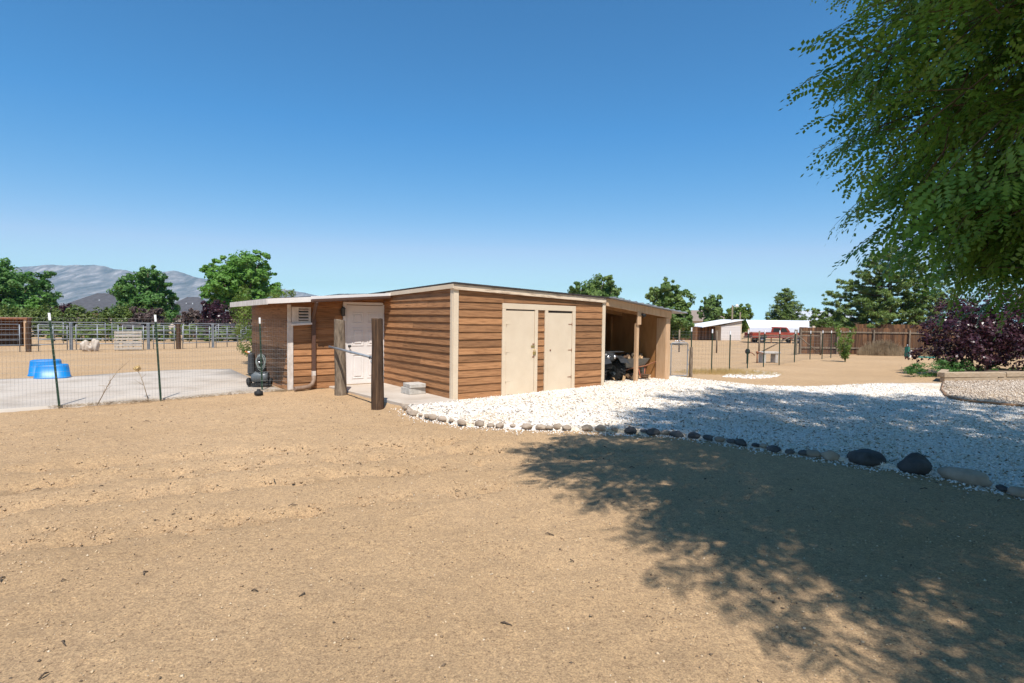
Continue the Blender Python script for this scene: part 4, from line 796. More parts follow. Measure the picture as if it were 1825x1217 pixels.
# ================================================================== BUILDINGS BEHIND
# wood fences: every board real, joined (a couple of pixels wide each)
def board_fence(name, a, b, h, label, rails=True, bw=.14):
    a, b = Vector(a), Vector(b); L = (b - a).length; o = empty(name, (a.x, a.y, gz(a.y)), math.atan2(b.y - a.y, b.x - a.x), label, 'fence'); dz = gz(b.y) - gz(a.y); bb = MB(); n = int(L / bw)
    for k in range(n):
        t = k * bw; z = dz * t / L; hh_ = h + random.uniform(-.02, .02); bb.box(t + .004, t + bw - .004, random.uniform(-.006, .006), .02, z + .02, z + hh_)
    q = bb.build('boards', M['fenceboards'], o); q['kind'] = 'stuff'
    if rails:
        for z in (.35, h - .32):
            MB().hexa([(0, -.05, z), (L, -.05, z + dz), (L, -.008, z + dz), (0, -.008, z), (0, -.05, z + .09), (L, -.05, z + dz + .09), (L, -.008, z + dz + .09), (0, -.008, z + .09)]).build('rail', M['greywood'], o)
        for k in range(int(L / 2.4) + 1): t = min(L - .1, k * 2.4); MB().box(t, t + .09, -.14, -.051, dz * t / L, dz * t / L + h - .1).build('post', M['greywood'], o)
    return o
board_fence('wood_fence', (17.75, 34.7), (36.5, 36.4), 1.66, 'stained board fence with rails and posts below the big pine')
board_fence('wood_fence', (15.0, 66.0), (28.6, 71.0), 1.7, 'dark board fence far off beside the pale siding outbuilding', False, .2)
board_fence('wood_fence', (27.2, 44.5), (33.0, 42.5), 2.0, 'dark board fence section right of the carport', False)
# outbuilding with lap siding and a carport
ob = empty('outbuilding', (27.0, 68.5, gz(68)), R(8), 'pale siding outbuilding with sloping roof next to the carport', 'building')
ob_w = MB().prism([(-1.6, 0, 0), (1.0, 0, 0), (1.0, 0, 2.45), (-1.6, 0, 1.78)], (0, 5, 0)).build('wall', M['stucco'], ob)
for k in range(9): MB().box(-1.6, .9, -.025, -.002, .1 + k * .19, .1 + k * .19 + .17).build('siding_board', mat('pale siding', (.66, .61, .58), .7) if k == 0 else bpy.data.materials['pale siding'], ob_w)
MB().hexa([(-4.2, -.25, 1.58), (1.15, -.25, 2.50), (1.15, 5.2, 2.50), (-4.2, 5.2, 1.58), (-4.2, -.25, 1.68), (1.15, -.25, 2.60), (1.15, 5.2, 2.60), (-4.2, 5.2, 1.68)]).build('roof', M['whiteroof'], ob)
MB().box(1.001, 1.06, -.03, .25, 0, 2.48).build('corner_board', M['cream'], ob)
cpt = empty('carport', (30.0, 61.5, gz(61.5)), R(-2), 'white roofed open carport sheltering the red truck', 'carport')
MB().hexa([(-4.7, -2.0, 1.62), (1.9, -2.0, 1.62), (3.6, 2.5, 2.42), (-3.4, 2.5, 2.42), (-4.7, -2.0, 1.68), (1.9, -2.0, 1.68), (3.6, 2.5, 2.48), (-3.4, 2.5, 2.48)]).build('roof', M['whiteroof'], cpt)
MB().box(-4.7, 1.9, -2.06, -2.001, 1.2, 1.66).build('fascia', mat('pale blue white trim', (.60, .64, .72), .6), cpt)
for x in (-4.5, -2.4, -.3, 1.7): MB().box(x, x + .1, -1.95, -1.85, 0, 1.62).build('post', M['wood_raw'], cpt)
MB().hexa([(1.95, -2.0, 1.5), (2.0, -2.0, 1.5), (3.65, 2.5, 1.5), (3.6, 2.5, 1.5), (1.95, -2.0, 1.66), (2.0, -2.0, 1.66), (3.65, 2.5, 2.46), (3.6, 2.5, 2.46)]).build('gable_end', M['fencewood'], cpt)
# red pickup truck under it
tk = empty('pickup_truck', (28.3, 60.25, gz(60)), R(3), 'faded red pickup truck parked beneath the carport roof', 'truck')
def sideprofile(pts, y0, y1): return MB().prism([(x, y0, z) for x, z in pts], (0, y1 - y0, 0))
sideprofile([(-3.0, .55), (3.0, .55), (3.05, .95), (2.9, 1.12), (1.2, 1.16), (-3.0, 1.10)], -.95, .95).build('body', M['redpaint'], tk, .04)
sideprofile([(-.9, 1.161), (1.25, 1.161), (.75, 1.72), (-.75, 1.75)], -.85, .85).build('cab', M['redpaint'], tk, .04)
for (x0, x1) in ((-.75, .0), (.08, .85)): sideprofile([(x0, 1.22), (x1, 1.22), (x1 - .22 if x1 > .5 else x1, 1.62), (x0 + .05, 1.62)], -.862, -.851).build('window', M['glass'], tk)
MB().box(-3.02, 3.06, -.965, -.951, .66, .72).build('trim_strip', M['silver'], tk)
for x in (-1.9, 1.95):
    for y in (-.82, .82):
        w_ = MB().lathe([(.2, -.1), (.34, -.11), (.38, -.08), (.38, .08), (.34, .11), (.2, .1)], 20, Matrix.Translation((x, y, .38)) @ Matrix.Rotation(R(90), 4, 'X')).build('tyre', M['black'], tk); MB().lathe([(0, -.05), (.2, -.07), (.2, .07), (0, .05)], 14, Matrix.Translation((x, y, .38)) @ Matrix.Rotation(R(90), 4, 'X')).build('rim', M['silver'], w_)
    sideprofile([(x - .48, .56), (x - .4, .86), (x + .4, .86), (x + .48, .56)], -.958, -.952).build('wheel_arch', M['black'], tk)
MB().box(-3.1, -3.001, -.9, .9, .5, .66).build('bumper', M['silver'], tk); MB().box(3.051, 3.12, -.9, .9, .5, .66).build('bumper', M['silver'], tk)
# houses
def hip_house(name, c, rzv, L, D, wh, rh, label, roofm, ridge=.5):
    o = empty(name, (c[0], c[1], gz(c[1])), rzv, label, 'house'); MB().box(-L / 2, L / 2, -D / 2, D / 2, 0, wh).build('wall', M['stucco'], o); e = .5; k = L / 2 * ridge
    b_ = MB(); b_.add([(-L / 2 - e, -D / 2 - e, wh), (L / 2 + e, -D / 2 - e, wh), (L / 2 + e, D / 2 + e, wh), (-L / 2 - e, D / 2 + e, wh), (-k, 0, wh + rh), (k, 0, wh + rh)], [(3, 2, 1, 0), (0, 1, 5, 4), (1, 2, 5), (2, 3, 4, 5), (3, 0, 4)]); r_ = b_.build('roof', roofm, o)
    for (x, y) in ((-k * .5, -D * .2), (k * .7, -D * .22)): MB().tube([(x, y, wh + rh * .5), (x, y, wh + rh * .5 + .5)], .09, 8).build('vent_pipe', M['galv'], r_)
    for x in (-L * .3, 0.05 * L, L * .3):
        w_ = MB().box(x - .8, x + .8, -D / 2 - .04, -D / 2 - .002, .9, 2.0).build('window', M['white'], o); MB().box(x - .72, x + .72, -D / 2 - .05, -D / 2 - .041, .97, 1.93).build('pane', M['glass'], w_)
    return o
hip_house('house', (-59.5, 84, 0), R(10), 13, 9, 2.5, 3.0, 'house with broad grey shingled hip roof behind the hedge', M['shingle'], .35)
hip_house('house', (-50, 88, 0), R(10), 8, 8, 2.4, 2.9, 'smaller grey roof peeking between the two left trees', M['shingle'], .2)
hip_house('house', (35.2, 104, 0), R(-5), 7, 8, 2.6, 2.0, 'brown roofed house far off between trees', M['brownshingle'], .6)
hip_house('house', (54.0, 100, 0), R(-5), 12, 8, 2.9, 1.8, 'house with pale grey roof glimpsed between the two pines', noisy('pale roof', (.38, .40, .43), (.46, .48, .52), 2, rough=.8), .6)
gsh = empty('green_shed', (37.6, 58.0, gz(58)), 0, 'green metal shed roof just above the board fence', 'shed')
MB().box(-1.6, 1.6, 0, 2.5, 0, 1.6).build('wall', M['greenmetal'], gsh); MB().prism([(-1.8, -.2, 1.601), (1.8, -.2, 1.601), (0, -.2, 2.2)], (0, 2.9, 0)).build('roof', M['greenmetal'], gsh)
# yard light pole and bare utility pole
for (x, y, h, lab, lampb) in ((27.4, 70.0, 4.4, 'wooden yard light pole with white lamp head', True), (29.2, 72.0, 3.6, 'bare wooden utility pole next to the light pole', False)):
    o = empty('light_pole' if lampb else 'utility_pole', (x, y, gz(y)), 0, lab, 'pole'); MB().tube([(0, 0, 0), (0, 0, h)], [.13, .09], 8).build('pole', M['greywood'], o)
    if lampb: MB().tube([(0, 0, h - .2), (.25, -.2, h), (.4, -.3, h - .05)], .03, 6).build('arm', M['galv'], o); MB().lathe([(0, .25), (.16, .2), (.22, 0), (.18, -.12), (0, -.16)], 12, Matrix.Translation((.42, -.32, h - .12))).build('lamp_head', M['lampglass'], o)

# ================================================================== VEGETATION
def leaf_cloud(name, lobes, n, size, m_, parent, aspect=.6, up=.45, shell=.55, seed=0, clump=True, droop=0.0):
    """many small leaf faces spread through the volume of several lobes (offset ellipsoids), in clumps"""
    r = np.random.default_rng(seed); w = np.array([l[3] * l[4] * l[5] for l in lobes]) ** .75; w = w / w.sum(); P_ = []; Nn = []
    for l, k in zip(lobes, r.multinomial(n, w)):
        if k == 0: continue
        c = np.array(l[:3]); rad = np.array(l[3:6])
        if clump:
            nc = max(6, k // 55); d = r.standard_normal((nc, 3)); d /= np.linalg.norm(d, axis=1)[:, None]; rr_ = (shell + (1.05 - shell) * r.random(nc) ** .6)[:, None]
            cc = d * rr_; cr = r.uniform(.14, .42, nc); which = r.integers(0, nc, k); e = r.standard_normal((k, 3)); e /= np.linalg.norm(e, axis=1)[:, None]
            p = cc[which] + e * (cr[which] * r.random(k) ** .4)[:, None]; nn = e * .8 + d[which] * .5
        else:
            d = r.standard_normal((k, 3)); d /= np.linalg.norm(d, axis=1)[:, None]; p = d * (shell + (1 - shell) * r.random(k) ** .7)[:, None]; nn = d
        P_.append(c + p * rad); Nn.append(nn)
    P_ = np.concatenate(P_); Nn = np.concatenate(Nn) + r.normal(0, .55, P_.shape) + np.array((0, 0, up)); Nn /= np.linalg.norm(Nn, axis=1)[:, None]; k = len(P_)
    a = r.standard_normal((k, 3)); a[:, 2] -= droop; t = a - Nn * np.sum(a * Nn, 1)[:, None]; t /= np.linalg.norm(t, axis=1)[:, None]; b_ = np.cross(Nn, t); s = size * r.uniform(.6, 1.35, k)[:, None]
    V_ = np.stack([P_ - t * s, P_ + b_ * s * aspect, P_ + t * s, P_ - b_ * s * aspect], 1).reshape(-1, 3); V_[2::4] += Nn * s * .25
    P_ok = V_[:, 2].reshape(-1, 4).min(1) > gz(0) - 1.2
    F_ = np.arange(k * 4).reshape(k, 4)[P_ok]
    return link(name, np_mesh(name, V_, F_), m_, parent)
def limbs(parent, base, lobes, r0, m_, name_t='trunk', fork=.35):
    bx, by, bz = base; top = np.mean([l[:3] for l in lobes], axis=0); fz = bz + (top[2] - bz) * fork
    f_ = (bx + (top[0] - bx) * .3, by + (top[1] - by) * .3, fz); MB().tube([(bx, by, bz - .15), (bx + .02, by, bz + (fz - bz) * .5), f_], [r0 * 1.25, r0, r0 * .85], 10).build(name_t, m_, parent)
    for l in lobes:
        c = l[:3]; mid = ((f_[0] + c[0]) / 2 + random.uniform(-.1, .1), (f_[1] + c[1]) / 2, (f_[2] + c[2]) / 2 + .1 * (c[2] - f_[2]))
        MB().tube([f_, mid, c], [r0 * .6, r0 * .38, r0 * .12], 7).build('limb', m_, parent)
def tree(name, base, lobes, n, size, m_, label, cat='tree', group=None, r0=.22, seed=0, fork=.35, **kw):
    if cat == 'tree': n = int(n * 1.7); size *= .92
    o = empty(name, (base[0], base[1], gz(base[1])), 0, label, cat, group); L = [(l[0], l[1], l[2], l[3], l[4], l[5]) for l in lobes]
    limbs(o, (0, 0, 0), L, r0, M['bark'], fork=fork); leaf_cloud('crown', L, n, size, m_, o, seed=seed, **kw); return o
def rlobes(w, h, z0, n, seed, flat=.8, conic=0.0):
    r = random.Random(seed); out = [(0, 0, z0 + h * .45, w * .30, w * .28, h * .36)]
    for k in range(n):
        a = 2 * math.pi * (k * .618 + r.uniform(-.08, .08)); t = (k + .5) / n; z = z0 + h * (.16 + .70 * t); rad = w * .5 * (1 - conic * t) * (0.55 + .35 * math.sin(math.pi * min(1, t * .9 + .1)))
        s = w * r.uniform(.19, .29) * (1 - .3 * t); out.append((rad * .8 * math.cos(a), rad * .8 * math.sin(a), z, s, s, s * flat * r.uniform(.8, 1.1)))
    return out
# left background trees
tree('broadleaf_tree', (-54.5, 61), rlobes(8.2, 7.2, 1.0, 13, 1), 15000, .17, M['leaf_b'], 'wide dark green tree left of the mountain view', seed=1)
tree('young_tree', (-46.8, 55), rlobes(2.2, 3.4, .8, 6, 2), 2600, .13, M['leaf_a'], 'small bright green tree in front of the wide dark tree', seed=2, r0=.08)
tree('broadleaf_tree', (-39.2, 60), rlobes(5.8, 6.8, .9, 12, 5), 12000, .17, M['leaf_b'], 'rounded dark tree in front of the grey roofed house', seed=3)
tree('locust_tree', (-26.6, 55.5), rlobes(7.2, 8.0, 1.3, 14, 9, .62), 15000, .16, M['leaf_a'], 'tall bright green tree just left of the shed roof', seed=4)
tree('broadleaf_tree', (-66, 96), rlobes(8, 5.4, .8, 9, 15), 5000, .25, M['leaf_y'], 'yellow green tree peeking over the grey hip roof', seed=5)
tree('plum_tree', (-45.2, 56.5), rlobes(2.8, 2.4, .9, 6, 16), 2500, .13, M['plum'], 'small purple plum tree beside the bright young tree', seed=6, r0=.08)
sh_ = tree('willow_shrub', (-9.0, 20.6), [(-.75, 0, 1.7, .5, .5, 1.0), (.2, .2, 2.0, .55, .5, .75), (.75, .1, 2.1, .4, .4, .55), (-.5, -.3, .8, .45, .4, .7), (-.95, .1, 2.4, .28, .3, .4)], 5200, .055, M['leaf_y'], 'feathery light green shrub growing behind the annex corner', 'shrub', r0=.05, seed=7, aspect=.25, shell=.3, up=.2)
# hedges and purple shrubs behind the corral
def hedge(name, a, b, h, w, n, m_, label, cat='hedge', size=.10, seed=0):
    a, b = Vector(a), Vector(b); L = (b - a).length; k = int(L / (w * .8)) + 1; o = empty(name, (a.x, a.y, gz(a.y)), math.atan2(b.y - a.y, b.x - a.x), label, cat); r = random.Random(seed)
    lb = [((i + .5) * L / k, r.uniform(-.15, .15), h * .5 + r.uniform(-.05, .08) * h, w * .62, w * .5, h * r.uniform(.46, .56)) for i in range(k)]
    leaf_cloud('foliage', lb, n, size, m_, o, seed=seed, shell=.6)
    for i in range(0, k, 2): MB().tube([(lb[i][0], 0, -.05), (lb[i][0] + .05, 0, h * .5)], [.05, .02], 6).build('stem', M['bark'], o)
    return o
hedge('hedge', (-45, 47), (-31.0, 49.5), 2.5, 1.6, 30000, M['hedge'], 'long clipped green hedge behind the corral', seed=21)
hedge('low_hedge', (-32.5, 39.2), (-19.5, 44.6), 1.05, 1.0, 15000, M['leaf_y'], 'low yellow green border of shrubs inside the far pen', seed=22, size=.09)
for k, (x, y, w, h, lab, mm_) in enumerate(((-29.6, 45.2, 3.2, 2.7, 'sparse greyish purple shrub at the hedge end', 'plumgrey'), (-26.3, 46, 2.6, 2.6, 'low mixed purple shrub between the two darker ones', 'plumgrey'), (-24.4, 46.2, 3.4, 3.5, 'dark purple plum shrub with rounded top behind the rails', 'plum'), (-21.4, 46.6, 3.4, 3.3, 'dark purple plum shrub nearest the shed annex', 'plum'))):
    if 'plumgrey' not in M: M['plumgrey'] = leafmat('dusty purple leaf', (.05, .03, .03), (.11, .07, .06), .2, 1.5, c3=(.17, .13, .09))
    tree('plum_shrub', (x, y), rlobes(w, h, .1, 8, 30 + k, .9), 9000, .085, M[mm_], lab, 'shrub', seed=31 + k, r0=.08)
# trees behind shed and lean-to
tree('elm_tree', (8.6, 60.5), rlobes(6.2, 6.2, 1.2, 12, 41), 11000, .16, M['leaf_c'], 'grey green tree rising above the shed roof', seed=41)
tree('elm_tree', (13.9, 50.5), rlobes(4.0, 5.8, .3, 12, 44, 1.0), 10500, .14, M['leaf_c'], 'tall grey green tree just right of the lean-to roof', seed=42)
tree('poplar_tree', (29.0, 82), rlobes(3.3, 6.4, .6, 9, 45, 1.2), 5200, .19, M['leaf_c'], 'upright grey green poplar behind the outbuilding', seed=43)
tree('broadleaf_tree', (33.6, 84), rlobes(4.8, 4.9, .6, 9, 46), 5600, .2, M['leaf_y'], 'rounded yellow green tree behind the carport', seed=44)
tree('broadleaf_tree', (23.8, 86), rlobes(4.4, 3.0, .3, 7, 47), 3000, .2, M['leaf_a'], 'low green tree between brown roof and outbuilding', seed=45)
def pine(base, h, w, n, label, seed, size=.16):
    o = empty('pine_tree', (base[0], base[1], gz(base[1])), 0, label, 'tree'); r = random.Random(seed); MB().tube([(0, 0, -.1), (.05, 0, h * .5), (0, .05, h * .96)], [.26, .17, .03], 10).build('trunk', M['bark'], o); lb = []
    tiers = 11
    for i in range(tiers):
        t = i / (tiers - 1); z = h * (.10 + .86 * t); reach = w * .5 * (1 - t) ** .62 + .25; nb = max(3, int(9 - 5 * t))
        for k in range(nb):
            a = 2 * math.pi * (k / nb + .37 * i) + r.uniform(-.25, .25); rc = reach * r.uniform(.72, 1.1); tip = (rc * math.cos(a), rc * math.sin(a), z + .16 * rc + r.uniform(-.1, .2))
            MB().tube([(0, 0, z - .1), (tip[0] * .5, tip[1] * .5, z - .02), tip], [.06, .04, .015], 5).build('limb', M['bark'], o)
            for q in (.38, .62, .84, 1.0):
                s = (.36 + .45 * reach / (w * .5)) * (1.05 - .25 * q); lb.append((tip[0] * q, tip[1] * q, z - .05 + (tip[2] - z) * q + .1, s, s, s * .62))
    leaf_cloud('crown', lb, n, size, M['needle'], o, aspect=.22, up=.7, shell=.15, seed=seed, clump=True); return o
pine((31.8, 47.5), 8.6, 12.0, 75000, 'large dense pine tree standing behind the board fence', 51, .17)
pine((36.4, 75), 6.9, 5.6, 16000, 'smaller pine tree behind the carport roof', 52, .2)
# plants on the right
pl = tree('plum_bush', (16.9, 20.0), [(-2.0, -.6, 1.15, 1.0, 1.1, .85), (-1.0, -.2, 1.75, 1.2, 1.2, 1.0), (.3, 0, 2.0, 1.5, 1.4, 1.1), (1.8, .3, 1.9, 1.4, 1.4, 1.2), (3.0, .6, 1.6, 1.3, 1.4, 1.2), (-1.4, -.9, .7, .9, .8, .5), (.6, -.8, 1.0, 1.2, .8, .6), (2.0, -.7, 1.2, 1.2, .8, .7)], 26000, .05, M['plum'], 'dark purple plum bush growing over the timber planter', 'bush', r0=.09, seed=61, shell=.35, aspect=.65, fork=.2)
gj = empty('juniper', (14.2, 18.6, gz(18.6)), 0, 'low spreading dark green juniper at the planter end under the plum', 'shrub')
leaf_cloud('foliage', [(-.35, .1, .22, .75, .5, .26), (.4, .3, .32, .6, .6, .34), (.9, .5, .3, .7, .6, .34)], 3600, .06, M['leaf_b'], gj, aspect=.18, shell=.2, seed=62, up=.3); MB().tube([(.2, .2, -.05), (.1, .2, .2)], [.04, .02], 6).build('stem', M['bark'], gj)
hedge('ground_cover', (15.2, 18.9), (20.5, 20.4), .42, .8, 1500, M['leaf_b'], 'sparse dark leafy ground cover growing inside the timber planter', 'plant', .04, 63)
ys_ = empty('young_sapling', (15.9, 26.7, gz(26.7)), 0, 'tall spindly yellow green weed shrub at the wire fence', 'shrub')
r6 = random.Random(66); yl = []
for k in range(11):
    a = r6.uniform(0, 6.28); q = r6.uniform(.15, .75); hgt = r6.uniform(.8, 1.85) * (1.1 - .4 * q); tip = (q * math.cos(a), q * math.sin(a), hgt); MB().tube([(0, 0, 0), (tip[0] * .4, tip[1] * .4, hgt * .55), tip], [.014, .01, .004], 5).build('stem', M['leaf_y'], ys_)
    for t in (.25, .45, .65, .85, 1.0): yl.append((tip[0] * t, tip[1] * t, hgt * t, .13, .13, .12))
leaf_cloud('foliage', yl, 1500, .05, M['leaf_y'], ys_, aspect=.4, shell=.1, seed=67, clump=False)
# dry brush and weeds
def brush(name, loc, rad, n, m_, label, cat, seed, h=.6, thick=.004, kind=None):
    r = random.Random(seed); o_ = MB()
    for k in range(n):
        a = r.uniform(0, 6.28); q = r.random() ** .6; x, y = rad[0] * q * math.cos(a), rad[1] * q * math.sin(a); L = h * r.uniform(.35, 1.05) * (1.0 - .65 * q * q); d = r.uniform(0, 6.28); b_ = r.uniform(.05, .4) * L
        o_.tube([(x, y, -.01), (x + b_ * .4 * math.cos(d), y + b_ * .4 * math.sin(d), L * .6), (x + b_ * math.cos(d), y + b_ * math.sin(d), L)], [thick, thick * .8, thick * .3], 3, False)
    o = o_.build(name, m_); o.location = (loc[0], loc[1], gz(loc[1])); tag(o, label, cat, kind=kind); return o
brush('tumbleweed_pile', (22.6, 34.2), (1.5, .6), 2600, M['dry'], 'pile of dry tumbleweeds against the board fence', 'weeds', 71, 1.0, .013)
brush('tumbleweed_pile', (26.6, 34.6), (1.3, .6), 1100, M['dry'], 'dry brush between the water box and plum bush', 'weeds', 72, .95, .013)
tag(brush('dry_grass', (7.3, 19.0), (1.9, .75), 2200, M['straw'], None, None, 73, .22, .004), kind='stuff')
tag(brush('fence_weeds', (-6.3, 11.45), (.01, .01), 1, M['dry'], None, None, 74, .1), kind='stuff')
fwm = MB(); r7 = random.Random(75)
for k in range(900):
    t = r7.random(); i = 2 + min(2, int(t * 3)); a, b = LPTS[i], LPTS[i + 1]; f_ = r7.random(); x = a[0] + (b[0] - a[0]) * f_ + r7.gauss(0, .05); y = a[1] + (b[1] - a[1]) * f_ + r7.gauss(0, .05) - .03; d = r7.uniform(0, 6.28); L = r7.uniform(.02, .12)
    fwm.tube([(x, y, -.015), (x + L * math.cos(d), y + L * math.sin(d), .01 + L * .25)], [.003, .0015], 3, False)
tag(fwm.build('fence_line_litter', M['dry']), kind='stuff')
for k, (x, y, h, lab) in enumerate(((-7.75, 10.45, .75, 'dead leaning weed stalk beside the leftmost fence post'), (-7.15, 11.0, .62, 'dead weed stalk with tufted head beside the second fence post'))):
    o = empty('weed_stalk', (x, y, 0), 0, lab, 'weed'); r8 = random.Random(80 + k); s = MB(); tip = Vector((.42 if k == 0 else -.28, .1, h)); s.tube([(0, 0, -.02), tip * .5 + Vector((0, 0, .05)), tip], [.008, .006, .003], 5)
    for q in range(9 if k == 0 else 4): p = tip * r8.uniform(.25, .95); s.tube([p, p + Vector((r8.uniform(-.16, .16), r8.uniform(-.1, .1), r8.uniform(.03, .2)))], [.004, .002], 4)
    s.build('stem', M['dry'], o)
    if k: leaf_cloud('seed_head', [(tip.x, tip.y, tip.z, .07, .07, .06)], 140, .018, M['straw'], o, shell=.1, clump=False, seed=81)
# timber planter
pt = empty('timber_planter', (12.95, 16.72, gz(16.7)), 0, 'weathered landscape timber planter edge below the plum bush', 'planter')
a0, a1 = Vector((0, 0, 0)), Vector((5.0, 1.05, 0)); dd = (a1 - a0).normalized(); nn = Vector((-dd.y, dd.x, 0))
def beam(p, q, w, z0, z1, name='timber'):
    d = (q - p).normalized(); n_ = Vector((-d.y, d.x, 0)) * w
    MB().hexa([(p.x, p.y, z0), (q.x, q.y, z0), (q.x + n_.x, q.y + n_.y, z0), (p.x + n_.x, p.y + n_.y, z0), (p.x, p.y, z1), (q.x, q.y, z1), (q.x + n_.x, q.y + n_.y, z1), (p.x + n_.x, p.y + n_.y, z1)]).build(name, M['timber'], pt, .012)
beam(a0, a0 + dd * 2.25, .2, .145, .30); beam(a0 + dd * 2.33, a1, .2, .145, .30); beam(a0 + dd * .02 + nn * .02, a0 + dd * 2.0, .16, -.02, .14); beam(a0 + dd * 2.03 + nn * .02, a1, .16, -.02, .14)
sdv = Vector((.66, .75, 0)); beam(a0 + sdv * 1.6 + Vector((-.16, .12, 0)), a0 + sdv * .16 + Vector((-.16, .12, 0)), .2, .145, .298); beam(a0 + dd * 2.256 + nn * .02, a0 + dd * 2.325 + nn * .02, .1, .0, .27)
MB().prism([(p.x, p.y, .0) for p in (a0 + dd * .3 + nn * .21, a1 + nn * .21, a1 + nn * 2.4, a0 + sdv * 1.9 + dd * .2)], (0, 0, .2)).build('soil', noisy('planter soil', (.06, .045, .03), (.12, .09, .06), 6, rough=.95, bump=.5), pt)
# edging of the tan bed
ed = [(12.7, 16.45), (11.03, 14.33), (10.19, 13.11), (9.93, 12.55), (9.91, 12.2), (10.21, 11.83), (10.55, 11.48), (11.3, 10.6), (12.4, 9.2)]
eo = MB().tube([(x, y, gz(y) + .04) for x, y in ed], .028, 6).build('bed_edging', noisy('rusty edging', (.20, .11, .06), (.34, .21, .12), 4, rough=.9)); tag(eo, 'curved brown edging between the white and tan gravel', 'edging')
# water hydrant box and green hose
hb = empty('water_box', (22.8, 32.2, gz(32.2)), .2, 'small green and white water hydrant box near the board fence', 'box')
MB().box(-.05, .12, -.1, .1, 0, .42).build('panel', M['white'], hb); MB().box(-.16, -.051, -.12, .12, 0, .6).build('green_side', M['greenmetal'], hb); MB().box(.121, .26, -.1, .1, 0, .40).build('brick_side', M['rust'], hb); MB().tube([(-.1, 0, .6), (-.1, 0, .74)], .03, 6).build('valve', M['galv'], hb)
hz = MB()
for k in range(4): hz.tube([(23.6 + (.65 - .06 * k) * math.cos(t), 32.0 + (.35 - .03 * k) * math.sin(t), gz(32) + .02 + .012 * k) for t in [2 * math.pi * j / 24 for j in range(25)]], .018, 5, False)
tag(hz.build('garden_hose', M['greenmetal']), 'green garden hose coiled on the dirt by the water box', 'hose')

# ================================================================== BORDER ROCKS
def rock(loc, rad, m_, label, group, seed, rz_=0.0, name='border_rock'):
    bm = bmesh.new(); bmesh.ops.create_icosphere(bm, subdivisions=3, radius=1)
    for v in bm.verts:
        n_ = mnoise.noise(v.co * 1.1 + Vector((seed * 3.7, seed, 0))) * .30 + mnoise.noise(v.co * 2.6 + Vector((0, seed, 5))) * .12 + mnoise.noise(v.co * 7.0 + Vector((seed, 0, 5))) * .03; c = v.co.copy(); c.z = max(c.z, -.55); v.co = Vector((c.x * rad[0], c.y * rad[1], c.z * rad[2])) * (1 + n_)
    me = bpy.data.meshes.new(name); bm.to_mesh(me); bm.free(); me.polygons.foreach_set('use_smooth', [True] * len(me.polygons)); o = link(name, me, m_); o.location = loc; o.rotation_euler = (0, 0, rz_); return tag(o, label, 'rock', group)
ed_pts = [Vector((x, y, 0)) for x, y in EDGE]; seglen = [(ed_pts[i + 1] - ed_pts[i]).length for i in range(len(ed_pts) - 1)]
def along(s):
    for i, L in enumerate(seglen):
        if s <= L: return ed_pts[i].lerp(ed_pts[i + 1], s / L), math.atan2(ed_pts[i + 1].y - ed_pts[i].y, ed_pts[i + 1].x - ed_pts[i].x)
        s -= L
    return ed_pts[-1], 0
SPECIAL = {4.36: ('big', (.22, .15, .13), 'rock_dark', 'long dark boulder in the gravel border'), 4.75: ('big', (.19, .17, .165), 'rock_dark', 'largest round dark boulder in the gravel border'), 5.0: ('big', (.27, .13, .12), 'rock_tan', 'long tan boulder beside the largest dark one')}
s = .15; k = 0; total = sum(seglen) - .75; rr3 = random.Random(9)
while s < total:
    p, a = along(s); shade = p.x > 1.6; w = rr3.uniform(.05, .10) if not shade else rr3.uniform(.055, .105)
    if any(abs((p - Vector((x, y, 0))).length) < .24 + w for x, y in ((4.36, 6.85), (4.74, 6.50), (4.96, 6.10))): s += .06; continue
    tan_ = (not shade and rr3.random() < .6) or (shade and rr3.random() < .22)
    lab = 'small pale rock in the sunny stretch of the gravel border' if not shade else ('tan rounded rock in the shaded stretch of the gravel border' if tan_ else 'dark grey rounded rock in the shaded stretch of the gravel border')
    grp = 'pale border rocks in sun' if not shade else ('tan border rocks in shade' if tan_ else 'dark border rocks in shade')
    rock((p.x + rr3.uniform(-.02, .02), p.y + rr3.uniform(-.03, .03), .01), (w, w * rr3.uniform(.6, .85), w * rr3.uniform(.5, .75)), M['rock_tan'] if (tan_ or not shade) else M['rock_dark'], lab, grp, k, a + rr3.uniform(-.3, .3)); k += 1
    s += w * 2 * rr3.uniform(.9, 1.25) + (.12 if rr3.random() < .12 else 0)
rock((4.36, 6.85, .03), (.21, .14, .11), M['rock_dark'], 'long dark boulder in the gravel border, second largest', None, 101, -.5)
rock((4.74, 6.50, .04), (.175, .155, .135), M['rock_dark'], 'largest round dark boulder in the gravel border', None, 105, -.6)
rock((4.99, 6.10, .02), (.25, .12, .10), M['rock_tan'], 'long tan boulder next to the largest dark boulder', None, 108, -1.05)

# ================================================================== THE BIG LOCUST TREE
loc_t = empty('locust_tree', (6.6, 3.4, 0), 0, 'large black locust tree overhanging the yard with drooping feathery leaves', 'tree')
LOB = [(5.15, 4.85, 3.9, 1.95, 1.9, 1.9), (5.75, 5.15, 3.05, 1.35, 1.4, .65), (6.6, 5.1, 3.05, 1.5, 1.5, .65), (7.0, 4.7, 4.1, 2.0, 2.2, 2.0), (3.75, 3.0, 6.3, 2.8, 2.5, 1.4), (4.6, .7, 6.2, 2.8, 2.5, 1.6), (4.1, 5.3, 6.9, 1.4, 1.2, .9), (6.6, 3.0, 7.0, 3.0, 3.0, 1.8), (7.6, .4, 5.8, 3.0, 2.6, 1.9), (10.2, 2.6, 5.6, 2.6, 2.8, 2.0), (6.4, 7.0, 7.3, 2.6, 2.2, 1.1), (9.2, 6.6, 6.8, 2.6, 2.6, 1.6)]
NB = [900, 420, 400, 600, 800, 640, 250, 520, 340, 280, 560, 460]
